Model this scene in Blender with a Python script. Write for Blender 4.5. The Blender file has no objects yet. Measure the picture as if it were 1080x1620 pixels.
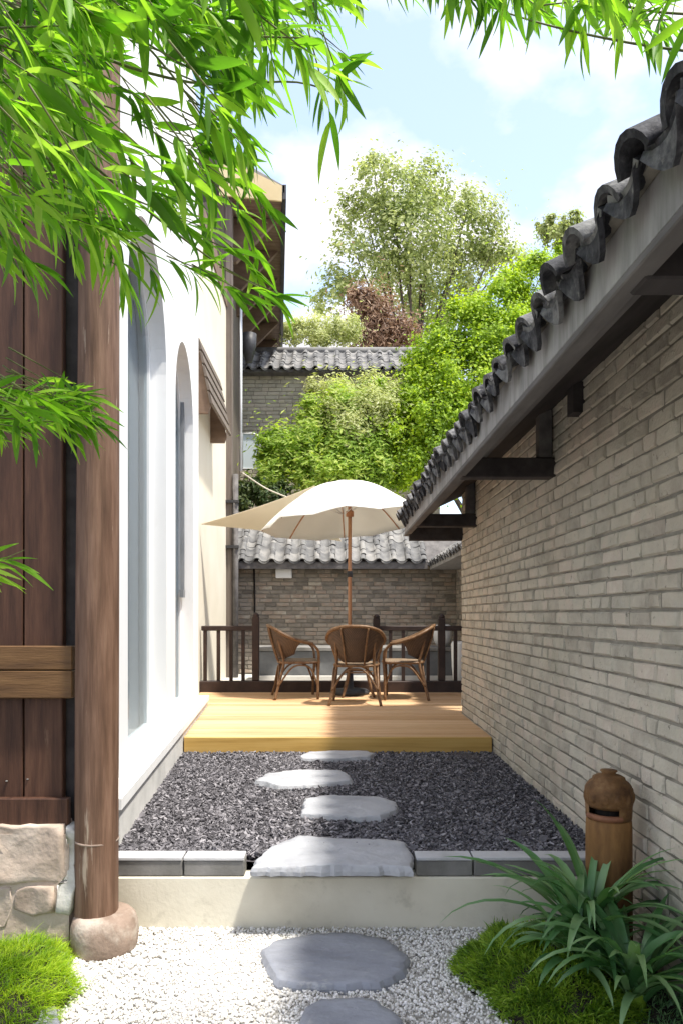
import bpy, math, random
import numpy as np
from mathutils import Vector, Matrix, Quaternion

random.seed(7)
rng = np.random.default_rng(11)
S = bpy.context.scene
COL = S.collection
R = math.radians

# ------------------------------------------------------------------ camera
EYE = 1.44            # camera height above the white gravel
F = 1170.0            # focal length in photograph pixels (1620 high)
cam = bpy.data.cameras.new('camera')
cam.sensor_width = 36.0
cam.lens = F / 1620.0 * 36.0
cam.shift_x = 10.0 / 1620.0
cam.shift_y = 163.0 / 1620.0
cam.clip_start = 0.05
cam.clip_end = 2000
camo = bpy.data.objects.new('camera', cam)
camo.location = (0, 0, EYE)
camo.rotation_euler = (R(90), 0, 0)
COL.objects.link(camo)
S.camera = camo

# ------------------------------------------------------------------ light
SUN_H = Vector((-0.86, 0.50, 0)).normalized()      # heading of the light on the ground
SUN_E = R(68)
to_sun = Vector((-SUN_H.x * math.cos(SUN_E), -SUN_H.y * math.cos(SUN_E), math.sin(SUN_E)))
sl = bpy.data.lights.new('sun', 'SUN')
sl.energy = 2.2
sl.angle = R(4)
sl.color = (1.0, 0.95, 0.86)
so = bpy.data.objects.new('sun', sl)
so.rotation_euler = (-to_sun).to_track_quat('-Z', 'Y').to_euler()
so.location = to_sun * 40
COL.objects.link(so)

W = bpy.data.worlds.new('World')
S.world = W
W.use_nodes = True
wt = W.node_tree
wt.nodes.clear()
def wn(t, **k):
    n = wt.nodes.new(t)
    for a, b in k.items():
        setattr(n, a, b)
    return n
wout = wn('ShaderNodeOutputWorld')
wbg = wn('ShaderNodeBackground')
wbg.inputs['Strength'].default_value = 0.15
sky = wn('ShaderNodeTexSky', sky_type='NISHITA')
sky.sun_disc = False
sky.sun_elevation = SUN_E
sky.sun_rotation = math.atan2(to_sun.x, to_sun.y)
sky.air_density = 1.0
sky.dust_density = 1.0
sky.ozone_density = 1.2
wtc = wn('ShaderNodeTexCoord')
wsep = wn('ShaderNodeSeparateXYZ')
wt.links.new(wtc.outputs['Generated'], wsep.inputs[0])
wad = wn('ShaderNodeMath', operation='ADD'); wad.inputs[1].default_value = 0.25
wt.links.new(wsep.outputs['Z'], wad.inputs[0])
wmx = wn('ShaderNodeMath', operation='MAXIMUM'); wmx.inputs[1].default_value = 0.12
wt.links.new(wad.outputs[0], wmx.inputs[0])
wdv = wn('ShaderNodeVectorMath', operation='DIVIDE')
wcb = wn('ShaderNodeCombineXYZ')
for i in ('X', 'Y', 'Z'):
    wt.links.new(wmx.outputs[0], wcb.inputs[i])
wt.links.new(wtc.outputs['Generated'], wdv.inputs[0])
wt.links.new(wcb.outputs[0], wdv.inputs[1])
wno = wn('ShaderNodeTexNoise')
wno.inputs['Scale'].default_value = 3.1
wno.inputs['Detail'].default_value = 7
wno.inputs['Roughness'].default_value = 0.52
wof = wn('ShaderNodeVectorMath', operation='ADD'); wof.inputs[1].default_value = (3.3, 1.72, 0)
wt.links.new(wdv.outputs[0], wof.inputs[0])
wt.links.new(wof.outputs[0], wno.inputs['Vector'])
wrp = wn('ShaderNodeValToRGB')
wrp.color_ramp.elements[0].position = 0.42
wrp.color_ramp.elements[0].color = (0.0, 0.0, 0.0, 1)
wrp.color_ramp.elements[1].position = 0.6
wrp.color_ramp.elements[1].color = (1, 1, 1, 1)
wt.links.new(wno.outputs['Fac'], wrp.inputs['Fac'])
wmix = wn('ShaderNodeMixRGB')
wmix.inputs['Color2'].default_value = (2.6, 2.48, 2.62, 1)
wt.links.new(wrp.outputs[0], wmix.inputs['Fac'])
wveil = wn('ShaderNodeMixRGB'); wveil.inputs['Fac'].default_value = 0.45
wveil.inputs['Color2'].default_value = (1.4, 1.42, 1.5, 1)
wt.links.new(sky.outputs[0], wveil.inputs['Color1'])
wt.links.new(wveil.outputs[0], wmix.inputs['Color1'])
wt.links.new(wmix.outputs[0], wbg.inputs['Color'])
wt.links.new(wbg.outputs[0], wout.inputs['Surface'])

S.view_settings.view_transform = 'Standard'
S.view_settings.look = 'None'
S.view_settings.exposure = 1.88
S.view_settings.gamma = 1.0
S.view_settings.use_curve_mapping = False
S.cycles.max_bounces = 8
S.cycles.transparent_max_bounces = 8

# ------------------------------------------------------------------ helpers
def P(px, py, d):
    """point of the place at depth d that the photograph shows at (px, py)"""
    return Vector(((px - 530.0) / F * d, d, EYE - (py - 973.0) / F * d))

def wloc(o):
    v = Vector((0, 0, 0))
    while o is not None:
        v += o.location
        o = o.parent
    return v

def tag(o, label=None, cat=None, group=None, kind=None):
    if label: o['label'] = label
    if cat: o['category'] = cat
    if group: o['group'] = group
    if kind: o['kind'] = kind
    return o

def thing(name, loc, label, cat, group=None):
    o = bpy.data.objects.new(name, None)
    o.empty_display_size = 0.1
    COL.objects.link(o)
    o.location = loc
    return tag(o, label, cat, group)

def link(name, me, parent=None, loc=(0, 0, 0), rot=None, scale=None):
    o = bpy.data.objects.new(name, me)
    COL.objects.link(o)
    if parent is not None:
        o.parent = parent
    o.location = loc
    if rot is not None: o.rotation_euler = rot
    if scale is not None: o.scale = scale
    return o

def np_mesh(name, V, Fc, mat, smooth=False):
    """V (n,3), Fc (m,k) int array"""
    me = bpy.data.meshes.new(name)
    V = np.asarray(V, dtype=np.float32)
    Fc = np.asarray(Fc, dtype=np.int32)
    m, k = Fc.shape
    me.vertices.add(len(V)); me.vertices.foreach_set('co', V.ravel())
    me.loops.add(m * k); me.loops.foreach_set('vertex_index', Fc.ravel())
    me.polygons.add(m)
    me.polygons.foreach_set('loop_start', np.arange(0, m * k, k, dtype=np.int32))
    try:
        me.polygons.foreach_set('loop_total', np.full(m, k, dtype=np.int32))
    except Exception:
        pass
    me.polygons.foreach_set('use_smooth', np.full(m, smooth, dtype=bool))
    me.update(calc_edges=True)
    me.validate()
    if mat: me.materials.append(mat)
    return me

def crm(pts, n=6):
    pts = [Vector(p) for p in pts]
    if len(pts) < 3:
        return pts
    out = []
    for i in range(len(pts) - 1):
        p0 = pts[max(i - 1, 0)]; p1 = pts[i]; p2 = pts[i + 1]; p3 = pts[min(i + 2, len(pts) - 1)]
        for j in range(n):
            t = j / n
            out.append(0.5 * ((2 * p1) + (p2 - p0) * t + (2 * p0 - 5 * p1 + 4 * p2 - p3) * t * t + (3 * p1 - p0 - 3 * p2 + p3) * t ** 3))
    out.append(pts[-1])
    return out

class MB:
    def __init__(self):
        self.v = []; self.f = []; self.sm = []
    def add(self, vs, fs, smooth=False):
        b = len(self.v)
        self.v += [tuple(p) for p in vs]
        self.f += [tuple(i + b for i in f) for f in fs]
        self.sm += [smooth] * len(fs)
        return self
    def box(self, x0, x1, y0, y1, z0, z1, M=None, bev=0.0):
        if bev > 0:
            b = bev
            vs = []
            X = (x0, x1); Y = (y0, y1); Z = (z0, z1)
            import itertools
            idx = {}
            for a in (0, 1):
                for c in (0, 1):
                    for e in (0, 1):
                        sx = 1 - 2 * a; sy = 1 - 2 * c; sz = 1 - 2 * e
                        p = (X[a], Y[c], Z[e])
                        idx[(a, c, e, 'x')] = len(vs); vs.append((p[0], p[1] + sy * b, p[2] + sz * b))
                        idx[(a, c, e, 'y')] = len(vs); vs.append((p[0] + sx * b, p[1], p[2] + sz * b))
                        idx[(a, c, e, 'z')] = len(vs); vs.append((p[0] + sx * b, p[1] + sy * b, p[2]))
            fs = []
            for a in (0, 1):
                q = [idx[(a, 0, 0, 'x')], idx[(a, 1, 0, 'x')], idx[(a, 1, 1, 'x')], idx[(a, 0, 1, 'x')]]
                fs.append(q if a else q[::-1])
                q = [idx[(0, a, 0, 'y')], idx[(0, a, 1, 'y')], idx[(1, a, 1, 'y')], idx[(1, a, 0, 'y')]]
                fs.append(q if a else q[::-1])
                q = [idx[(0, 0, a, 'z')], idx[(1, 0, a, 'z')], idx[(1, 1, a, 'z')], idx[(0, 1, a, 'z')]]
                fs.append(q if a else q[::-1])
            for a in (0, 1):
                for c in (0, 1):
                    fs.append([idx[(a, c, 0, 'x')], idx[(a, c, 1, 'x')], idx[(a, c, 1, 'y')], idx[(a, c, 0, 'y')]])
                    fs.append([idx[(a, 0, c, 'x')], idx[(a, 1, c, 'x')], idx[(a, 1, c, 'z')], idx[(a, 0, c, 'z')]])
                    fs.append([idx[(0, a, c, 'y')], idx[(1, a, c, 'y')], idx[(1, a, c, 'z')], idx[(0, a, c, 'z')]])
                    for e in (0, 1):
                        fs.append([idx[(a, c, e, 'x')], idx[(a, c, e, 'y')], idx[(a, c, e, 'z')]])
        else:
            vs = [(x0, y0, z0), (x1, y0, z0), (x1, y1, z0), (x0, y1, z0), (x0, y0, z1), (x1, y0, z1), (x1, y1, z1), (x0, y1, z1)]
            fs = [(3, 2, 1, 0), (4, 5, 6, 7), (0, 1, 5, 4), (1, 2, 6, 5), (2, 3, 7, 6), (3, 0, 4, 7)]
        if M is not None:
            vs = [M @ Vector(p) for p in vs]
        return self.add(vs, fs)
    def hexa(self, b4, t4):
        return self.add(list(b4) + list(t4), [(3, 2, 1, 0), (4, 5, 6, 7), (0, 1, 5, 4), (1, 2, 6, 5), (2, 3, 7, 6), (3, 0, 4, 7)])
    def tube(self, pts, r, seg=8, n=0, caps=True):
        if n: 
            k0 = len(pts)
            pts2 = crm(pts, n)
            if not isinstance(r, (int, float)):
                rr = np.interp(np.linspace(0, k0 - 1, len(pts2)), np.arange(k0), r)
                r = list(rr)
            pts = pts2
        pts = [Vector(p) for p in pts]
        m = len(pts)
        rs = [r] * m if isinstance(r, (int, float)) else list(r)
        T = [(pts[min(i + 1, m - 1)] - pts[max(i - 1, 0)]).normalized() for i in range(m)]
        u = T[0].orthogonal().normalized()
        vs = []
        for i in range(m):
            u = (u - T[i] * u.dot(T[i]))
            if u.length < 1e-6: u = T[i].orthogonal()
            u.normalize()
            w = T[i].cross(u)
            for s in range(seg):
                a = 2 * math.pi * s / seg
                vs.append(pts[i] + (u * math.cos(a) + w * math.sin(a)) * rs[i])
        fs = []
        for i in range(m - 1):
            for s in range(seg):
                s2 = (s + 1) % seg
                fs.append((i * seg + s, i * seg + s2, (i + 1) * seg + s2, (i + 1) * seg + s))
        self.add(vs, fs, True)
        if caps:
            b = len(self.v) - len(vs)
            self.f.append(tuple(b + s for s in range(seg))[::-1]); self.sm.append(False)
            self.f.append(tuple(b + (m - 1) * seg + s for s in range(seg))); self.sm.append(False)
        return self
    def lathe(self, prof, seg=24, c=(0, 0, 0), a0=0.0, a1=2 * math.pi, smooth=True):
        full = abs(a1 - a0 - 2 * math.pi) < 1e-6
        n = seg if full else seg + 1
        vs = []
        for (r, z) in prof:
            for s in range(n):
                a = a0 + (a1 - a0) * s / seg
                vs.append((c[0] + r * math.cos(a), c[1] + r * math.sin(a), c[2] + z))
        fs = []
        for i in range(len(prof) - 1):
            for s in range(seg):
                s2 = (s + 1) % n
                fs.append((i * n + s, i * n + s2, (i + 1) * n + s2, (i + 1) * n + s))
        return self.add(vs, fs, smooth)
    def build(self, name, mat, parent=None):
        off = wloc(parent) if parent is not None else Vector((0, 0, 0))
        me = bpy.data.meshes.new(name)
        me.from_pydata([(a - off.x, b - off.y, c - off.z) for a, b, c in self.v], [], self.f)
        me.polygons.foreach_set('use_smooth', self.sm)
        me.update()
        if mat: me.materials.append(mat)
        return link(name, me, parent)

# ------------------------------------------------------------------ materials
def mat_new(name):
    m = bpy.data.materials.new(name)
    m.use_nodes = True
    nt = m.node_tree
    b = nt.nodes['Principled BSDF']
    return m, nt, b

def nnode(nt, t, **k):
    n = nt.nodes.new(t)
    for a, v in k.items():
        setattr(n, a, v)
    return n

def surf(name, stops, scale=8.0, detail=6, stretch=(1, 1, 1), rough=0.7, bump=0.3, bscale=60.0, island=0.0,
         obj_rand=False, coord='pos', stain=None, spec=0.3, bdist=0.004, metallic=0.0, bstretch=None, rough_var=0.0):
    """noise-coloured surface. stops = [(pos, (r,g,b)), ...]; island = how far each loose piece shifts along the ramp"""
    m, nt, b = mat_new(name)
    L = nt.links
    if coord == 'pos':
        g = nnode(nt, 'ShaderNodeNewGeometry'); src = g.outputs['Position']
    else:
        g = nnode(nt, 'ShaderNodeTexCoord'); src = g.outputs['Object']
    mp = nnode(nt, 'ShaderNodeMapping'); mp.inputs['Scale'].default_value = stretch
    L.new(src, mp.inputs['Vector'])
    vec = mp.outputs[0]
    fac_i = None
    if island > 0:
        g2 = nnode(nt, 'ShaderNodeNewGeometry')
        fac_i = g2.outputs['Random Per Island']
        if obj_rand:
            oi = nnode(nt, 'ShaderNodeObjectInfo')
            ad = nnode(nt, 'ShaderNodeMath', operation='ADD'); L.new(fac_i, ad.inputs[0]); L.new(oi.outputs['Random'], ad.inputs[1])
            fr = nnode(nt, 'ShaderNodeMath', operation='FRACT'); L.new(ad.outputs[0], fr.inputs[0])
            fac_i = fr.outputs[0]
        # shift the noise too so that neighbours do not share a pattern
        mul = nnode(nt, 'ShaderNodeMath', operation='MULTIPLY'); mul.inputs[1].default_value = 37.0
        L.new(fac_i, mul.inputs[0])
        va = nnode(nt, 'ShaderNodeVectorMath', operation='ADD')
        L.new(vec, va.inputs[0]); L.new(mul.outputs[0], va.inputs[1])
        vec = va.outputs[0]
    no = nnode(nt, 'ShaderNodeTexNoise')
    no.inputs['Scale'].default_value = scale; no.inputs['Detail'].default_value = detail; no.inputs['Roughness'].default_value = 0.6
    L.new(vec, no.inputs['Vector'])
    f = no.outputs['Fac']
    if island > 0:
        s1 = nnode(nt, 'ShaderNodeMath', operation='SUBTRACT'); s1.inputs[1].default_value = 0.5; L.new(fac_i, s1.inputs[0])
        m1 = nnode(nt, 'ShaderNodeMath', operation='MULTIPLY_ADD'); m1.inputs[1].default_value = island
        L.new(s1.outputs[0], m1.inputs[0]); L.new(f, m1.inputs[2])
        f = m1.outputs[0]
    rp = nnode(nt, 'ShaderNodeValToRGB')
    while len(rp.color_ramp.elements) < len(stops):
        rp.color_ramp.elements.new(0.5)
    for e, (p, c) in zip(rp.color_ramp.elements, stops):
        e.position = p; e.color = (c[0], c[1], c[2], 1)
    L.new(f, rp.inputs['Fac'])
    col = rp.outputs[0]
    if stain:
        for (sc, lo, hi, c, amt) in stain:
            n2 = nnode(nt, 'ShaderNodeTexNoise'); n2.inputs['Scale'].default_value = sc; n2.inputs['Detail'].default_value = 8
            n2.inputs['Roughness'].default_value = 0.65
            L.new(mp.outputs[0], n2.inputs['Vector'])
            r2 = nnode(nt, 'ShaderNodeValToRGB')
            r2.color_ramp.elements[0].position = lo; r2.color_ramp.elements[0].color = (0, 0, 0, 1)
            r2.color_ramp.elements[1].position = hi; r2.color_ramp.elements[1].color = (amt, amt, amt, 1)
            L.new(n2.outputs['Fac'], r2.inputs['Fac'])
            mx = nnode(nt, 'ShaderNodeMixRGB'); mx.inputs['Color2'].default_value = (c[0], c[1], c[2], 1)
            L.new(r2.outputs[0], mx.inputs['Fac']); L.new(col, mx.inputs['Color1'])
            col = mx.outputs[0]
    L.new(col, b.inputs['Base Color'])
    b.inputs['Roughness'].default_value = rough
    b.inputs['Specular IOR Level'].default_value = spec
    b.inputs['Metallic'].default_value = metallic
    if bump > 0:
        n3 = nnode(nt, 'ShaderNodeTexNoise'); n3.inputs['Scale'].default_value = bscale; n3.inputs['Detail'].default_value = 5
        if bstretch:
            mp2 = nnode(nt, 'ShaderNodeMapping'); mp2.inputs['Scale'].default_value = bstretch
            L.new(src, mp2.inputs['Vector']); L.new(mp2.outputs[0], n3.inputs['Vector'])
        else:
            L.new(vec, n3.inputs['Vector'])
        bp = nnode(nt, 'ShaderNodeBump'); bp.inputs['Strength'].default_value = bump; bp.inputs['Distance'].default_value = bdist
        L.new(n3.outputs['Fac'], bp.inputs['Height'])
        L.new(bp.outputs[0], b.inputs['Normal'])
    return m

def leafmat(name, c0, c1, c2, trans=0.45, rough=0.5, spec=0.3, island=0.55, nscale=1.2, tcol=None, c3=None):
    m, nt, b = mat_new(name)
    L = nt.links
    g = nnode(nt, 'ShaderNodeNewGeometry')
    oi = nnode(nt, 'ShaderNodeObjectInfo')
    ad = nnode(nt, 'ShaderNodeMath', operation='ADD'); L.new(g.outputs['Random Per Island'], ad.inputs[0]); L.new(oi.outputs['Random'], ad.inputs[1])
    fr = nnode(nt, 'ShaderNodeMath', operation='FRACT'); L.new(ad.outputs[0], fr.inputs[0])
    no = nnode(nt, 'ShaderNodeTexNoise'); no.inputs['Scale'].default_value = nscale; no.inputs['Detail'].default_value = 3
    L.new(g.outputs['Position'], no.inputs['Vector'])
    s1 = nnode(nt, 'ShaderNodeMath', operation='SUBTRACT'); s1.inputs[1].default_value = 0.5; L.new(fr.outputs[0], s1.inputs[0])
    m1 = nnode(nt, 'ShaderNodeMath', operation='MULTIPLY_ADD'); m1.inputs[1].default_value = island
    L.new(s1.outputs[0], m1.inputs[0]); L.new(no.outputs['Fac'], m1.inputs[2])
    rp = nnode(nt, 'ShaderNodeValToRGB'); rp.color_ramp.elements.new(0.5)
    for e, (p, c) in zip(rp.color_ramp.elements, ((0.25, c0), (0.5, c1), (0.75, c2))):
        e.position = p; e.color = (c[0], c[1], c[2], 1)
    if c3:
        e = rp.color_ramp.elements.new(0.86); e.color = (c3[0], c3[1], c3[2], 1)
    L.new(m1.outputs[0], rp.inputs['Fac'])
    L.new(rp.outputs[0], b.inputs['Base Color'])
    b.inputs['Roughness'].default_value = rough
    b.inputs['Specular IOR Level'].default_value = spec
    tr = nnode(nt, 'ShaderNodeBsdfTranslucent')
    hs = nnode(nt, 'ShaderNodeMixRGB'); hs.blend_type = 'MULTIPLY'; hs.inputs['Fac'].default_value = 1
    t = tcol or (1.5, 1.45, 0.6)
    hs.inputs['Color2'].default_value = (t[0], t[1], t[2], 1)
    L.new(rp.outputs[0], hs.inputs['Color1'])
    L.new(hs.outputs[0], tr.inputs['Color'])
    mx = nnode(nt, 'ShaderNodeMixShader'); mx.inputs['Fac'].default_value = trans
    L.new(b.outputs[0], mx.inputs[1]); L.new(tr.outputs[0], mx.inputs[2])
    L.new(mx.outputs[0], nt.nodes['Material Output'].inputs['Surface'])
    return m

M = {}
M['brick'] = surf('grey_brick', [(0.12, (0.3, 0.27, 0.225)), (0.4, (0.44, 0.405, 0.335)), (0.58, (0.51, 0.47, 0.385)), (0.72, (0.53, 0.46, 0.385)), (0.9, (0.62, 0.575, 0.48))],
                  scale=7, detail=8, rough=0.9, bump=0.9, bscale=70, island=0.42, obj_rand=True, bdist=0.007,
                  stain=[(2.1, 0.55, 0.75, (0.22, 0.22, 0.16), 0.5), (14, 0.6, 0.72, (0.52, 0.5, 0.44), 0.55), (26, 0.63, 0.69, (0.1, 0.09, 0.08), 0.75), (3.2, 0.58, 0.74, (0.34, 0.32, 0.22), 0.45), (1.1, 0.5, 0.68, (0.56, 0.45, 0.36), 0.3), (0.8, 0.52, 0.66, (0.66, 0.63, 0.53), 0.5)])
M['mortar'] = surf('mortar', [(0.3, (0.15, 0.138, 0.115)), (0.7, (0.3, 0.28, 0.235))], scale=9, rough=0.95, bump=0.6, bscale=120)
M['mortar_pale'] = surf('pale_mortar', [(0.3, (0.4, 0.38, 0.34)), (0.7, (0.62, 0.6, 0.55))], scale=9, rough=0.95, bump=0.6, bscale=60)
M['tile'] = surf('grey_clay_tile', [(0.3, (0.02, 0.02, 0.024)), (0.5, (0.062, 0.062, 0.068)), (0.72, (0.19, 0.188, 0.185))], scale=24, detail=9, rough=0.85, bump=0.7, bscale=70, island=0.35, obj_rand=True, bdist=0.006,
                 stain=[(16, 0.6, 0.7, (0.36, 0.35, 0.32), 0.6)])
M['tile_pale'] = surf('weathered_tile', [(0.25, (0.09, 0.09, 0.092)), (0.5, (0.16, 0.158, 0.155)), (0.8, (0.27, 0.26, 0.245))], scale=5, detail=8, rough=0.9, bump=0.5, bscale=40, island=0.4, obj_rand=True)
M['eave_board'] = surf('grey_eave_board', [(0.25, (0.16, 0.155, 0.15)), (0.55, (0.31, 0.3, 0.295)), (0.8, (0.44, 0.43, 0.42))], scale=9, detail=9, stretch=(1, 1.6, 0.3), rough=0.75, bump=0.3, bscale=50)
M['dark_timber'] = surf('dark_timber', [(0.3, (0.022, 0.019, 0.02)), (0.7, (0.06, 0.052, 0.052))], scale=9, stretch=(1, 0.2, 1), rough=0.8, bump=0.3, bscale=60)
M['grey_timber'] = surf('grey_timber', [(0.3, (0.07, 0.065, 0.065)), (0.7, (0.16, 0.15, 0.145))], scale=9, stretch=(1, 0.2, 1), rough=0.8, bump=0.3, bscale=60)
M['rail'] = surf('dark_brown_rail', [(0.3, (0.022, 0.014, 0.012)), (0.7, (0.055, 0.034, 0.028))], scale=12, stretch=(0.4, 1, 0.4), rough=0.55, bump=0.2, bscale=90)
M['board'] = surf('red_brown_board', [(0.25, (0.035, 0.015, 0.009)), (0.5, (0.075, 0.034, 0.02)), (0.8, (0.13, 0.064, 0.037))], scale=6, detail=9, stretch=(5, 5, 0.5), rough=0.55, bump=0.35, bscale=30, bstretch=(6, 6, 0.4), island=0.25, obj_rand=True,
                  stain=[(5, 0.68, 0.76, (0.3, 0.2, 0.14), 0.45)])
M['golden_rail'] = surf('golden_brown_rail', [(0.25, (0.07, 0.035, 0.015)), (0.5, (0.13, 0.068, 0.027)), (0.8, (0.19, 0.105, 0.044))], scale=5, detail=9, stretch=(0.6, 5, 5), rough=0.55, bump=0.35, bscale=30, bstretch=(0.5, 6, 6))
M['log'] = surf('weathered_log', [(0.22, (0.055, 0.028, 0.016)), (0.45, (0.13, 0.072, 0.045)), (0.62, (0.2, 0.118, 0.078)), (0.85, (0.32, 0.215, 0.15))], scale=7, detail=9, stretch=(4, 4, 0.35), rough=0.6, bump=0.5, bscale=22, bstretch=(5, 5, 0.35), bdist=0.006,
                stain=[(2.6, 0.64, 0.69, (0.46, 0.37, 0.28), 0.8), (9, 0.66, 0.7, (0.42, 0.33, 0.25), 0.6)])
M['log_stone'] = surf('pink_stone', [(0.3, (0.2, 0.145, 0.11)), (0.6, (0.32, 0.24, 0.19)), (0.8, (0.43, 0.35, 0.29))], scale=7, detail=10, rough=0.9, bump=0.8, bscale=40, bdist=0.006, stain=[(4, 0.56, 0.7, (0.55, 0.5, 0.43), 0.6), (9, 0.6, 0.72, (0.14, 0.12, 0.09), 0.6)])
M['stone'] = surf('beige_stone', [(0.25, (0.27, 0.21, 0.165)), (0.5, (0.42, 0.335, 0.27)), (0.75, (0.52, 0.44, 0.37))], scale=5, detail=10, rough=0.9, bump=0.8, bscale=18, bdist=0.012, island=0.2, obj_rand=True)
M['pine'] = surf('pine_deck', [(0.25, (0.46, 0.27, 0.13)), (0.5, (0.58, 0.37, 0.2)), (0.8, (0.67, 0.46, 0.28))], scale=3.5, detail=8, stretch=(0.35, 5, 5), rough=0.5, bump=0.25, bscale=30, bstretch=(0.4, 6, 6), island=0.4, obj_rand=True, spec=0.4, stain=[(1.6, 0.62, 0.7, (0.36, 0.22, 0.1), 0.5)])
M['pine_edge'] = surf('pine_edge', [(0.25, (0.4, 0.24, 0.06)), (0.5, (0.54, 0.34, 0.1)), (0.8, (0.62, 0.42, 0.15))], scale=3.5, detail=8, stretch=(0.35, 5, 6), rough=0.5, bump=0.15, bscale=30)
M['white'] = surf('white_plaster', [(0.3, (0.76, 0.765, 0.76)), (0.7, (0.83, 0.83, 0.82))], scale=1.6, rough=0.85, bump=0.2, bscale=60, stretch=(1, 2.6, .4), stain=[(1.3, 0.55, 0.8, (0.6, 0.59, 0.55), 0.5), (4.0, 0.6, 0.75, (0.58, 0.56, 0.51), 0.4)])
M['plinth'] = surf('grey_white_plinth', [(0.3, (0.5, 0.5, 0.48)), (0.7, (0.72, 0.71, 0.68))], scale=4, detail=9, rough=0.9, bump=0.3, bscale=70, stain=[(5, 0.58, 0.72, (0.36, 0.34, 0.3), 0.5)])
M['cream'] = surf('cream_plaster', [(0.3, (0.66, 0.6, 0.48)), (0.7, (0.74, 0.69, 0.58))], scale=1.1, rough=0.9, bump=0.1, bscale=120)
M['concrete'] = surf('concrete_step', [(0.25, (0.52, 0.48, 0.385)), (0.5, (0.63, 0.59, 0.485)), (0.8, (0.7, 0.665, 0.56))], scale=2.5, detail=10, rough=0.9, bump=0.3, bscale=60, stain=[(6, 0.6, 0.75, (0.24, 0.22, 0.17), 0.5)])
M['curb'] = surf('grey_curb', [(0.25, (0.11, 0.105, 0.095)), (0.5, (0.18, 0.175, 0.165)), (0.8, (0.28, 0.27, 0.26))], scale=6, detail=9, rough=0.8, bump=0.3, bscale=60)
M['slate'] = surf('blue_grey_slate', [(0.25, (0.19, 0.2, 0.232)), (0.5, (0.27, 0.282, 0.32)), (0.75, (0.35, 0.362, 0.4))], scale=4, detail=10, rough=0.5, bump=0.9, bscale=14, bdist=0.01, stretch=(1, 1.6, 1),
                  stain=[(7, 0.62, 0.7, (0.55, 0.54, 0.52), 0.5)], spec=0.45)
M['slate_pale'] = surf('pale_slate', [(0.25, (0.27, 0.277, 0.298)), (0.5, (0.37, 0.378, 0.4)), (0.75, (0.46, 0.466, 0.487))], scale=4, detail=10, rough=0.6, bump=0.8, bscale=16, bdist=0.012, stain=[(9, 0.58, 0.68, (0.25, 0.25, 0.27), 0.5)])
M['gravel'] = surf('white_gravel', [(0.2, (0.5, 0.48, 0.44)), (0.5, (0.74, 0.72, 0.68)), (0.8, (0.84, 0.82, 0.79))], scale=30, rough=0.8, bump=0.2, bscale=200, island=0.7)
M['gravel_bed'] = surf('gravel_bed', [(0.3, (0.42, 0.4, 0.36)), (0.7, (0.66, 0.64, 0.6))], scale=60, rough=0.9, bump=0.8, bscale=90, bdist=0.01)
M['mulch'] = surf('grey_mulch_chip', [(0.1, (0.05, 0.047, 0.052)), (0.45, (0.12, 0.114, 0.124)), (0.75, (0.2, 0.19, 0.205)), (1.0, (0.33, 0.315, 0.33))], scale=12, rough=0.85, bump=0.5, bscale=90, island=0.9)
M['mulch_bed'] = surf('mulch_bed', [(0.3, (0.03, 0.027, 0.03)), (0.7, (0.12, 0.11, 0.122))], scale=35, detail=9, rough=0.95, bump=1.0, bscale=50, bdist=0.02)
M['soil'] = surf('dark_soil', [(0.3, (0.02, 0.016, 0.012)), (0.7, (0.06, 0.05, 0.038))], scale=14, detail=9, rough=0.95, bump=1.0, bscale=40, bdist=0.02)
M['curb_cap'] = surf('curb_cap', [(0.25, (0.36, 0.36, 0.36)), (0.5, (0.48, 0.48, 0.49)), (0.8, (0.58, 0.58, 0.59))], scale=7, detail=9, rough=0.7, bump=0.3, bscale=60)
M['paving'] = surf('pale_paving', [(0.3, (0.45, 0.44, 0.41)), (0.7, (0.62, 0.6, 0.56))], scale=2, detail=9, rough=0.85, bump=0.2, bscale=60)
M['planter'] = surf('grey_planter', [(0.3, (0.1, 0.105, 0.11)), (0.7, (0.18, 0.185, 0.19))], scale=4, detail=9, rough=0.85, bump=0.3, bscale=60)
M['rattan'] = surf('brown_rattan_pole', [(0.25, (0.07, 0.034, 0.016)), (0.5, (0.15, 0.082, 0.04)), (0.8, (0.25, 0.155, 0.082))], scale=22, detail=6, rough=0.45, bump=0.3, bscale=60, coord='obj')
M['metal_dark'] = surf('dark_metal', [(0.3, (0.03, 0.03, 0.032)), (0.7, (0.07, 0.07, 0.075))], scale=10, rough=0.5, bump=0.1, bscale=60)
M['pipe'] = surf('pale_pipe', [(0.3, (0.6, 0.63, 0.66)), (0.7, (0.75, 0.77, 0.78))], scale=3, rough=0.4, bump=0)
M['frame_white'] = surf('white_frame', [(0.3, (0.74, 0.75, 0.75)), (0.7, (0.8, 0.8, 0.8))], scale=4, rough=0.4, bump=0)
M['frame_grey'] = surf('grey_frame', [(0.3, (0.16, 0.17, 0.18)), (0.7, (0.26, 0.27, 0.28))], scale=4, rough=0.4, bump=0)
M['curtain'] = surf('pale_blind', [(0.3, (0.36, 0.37, 0.395)), (0.7, (0.44, 0.45, 0.47))], scale=2, stretch=(1, 8, 0.1), rough=0.8, bump=0.2, bscale=6, bstretch=(1, 14, 0.1), bdist=0.03)
M['pole_wood'] = surf('orange_wood_pole', [(0.3, (0.4, 0.18, 0.085)), (0.7, (0.56, 0.3, 0.16))], scale=6, stretch=(4, 4, 0.4), rough=0.4, bump=0.1, bscale=60)
M['terracotta'] = surf('brown_terracotta', [(0.25, (0.06, 0.028, 0.012)), (0.45, (0.17, 0.085, 0.03)), (0.6, (0.27, 0.14, 0.048)), (0.8, (0.38, 0.23, 0.1))], scale=9, detail=10, stretch=(1, 1, 0.3), rough=0.75, bump=0.8, bscale=45, bdist=0.004)
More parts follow.
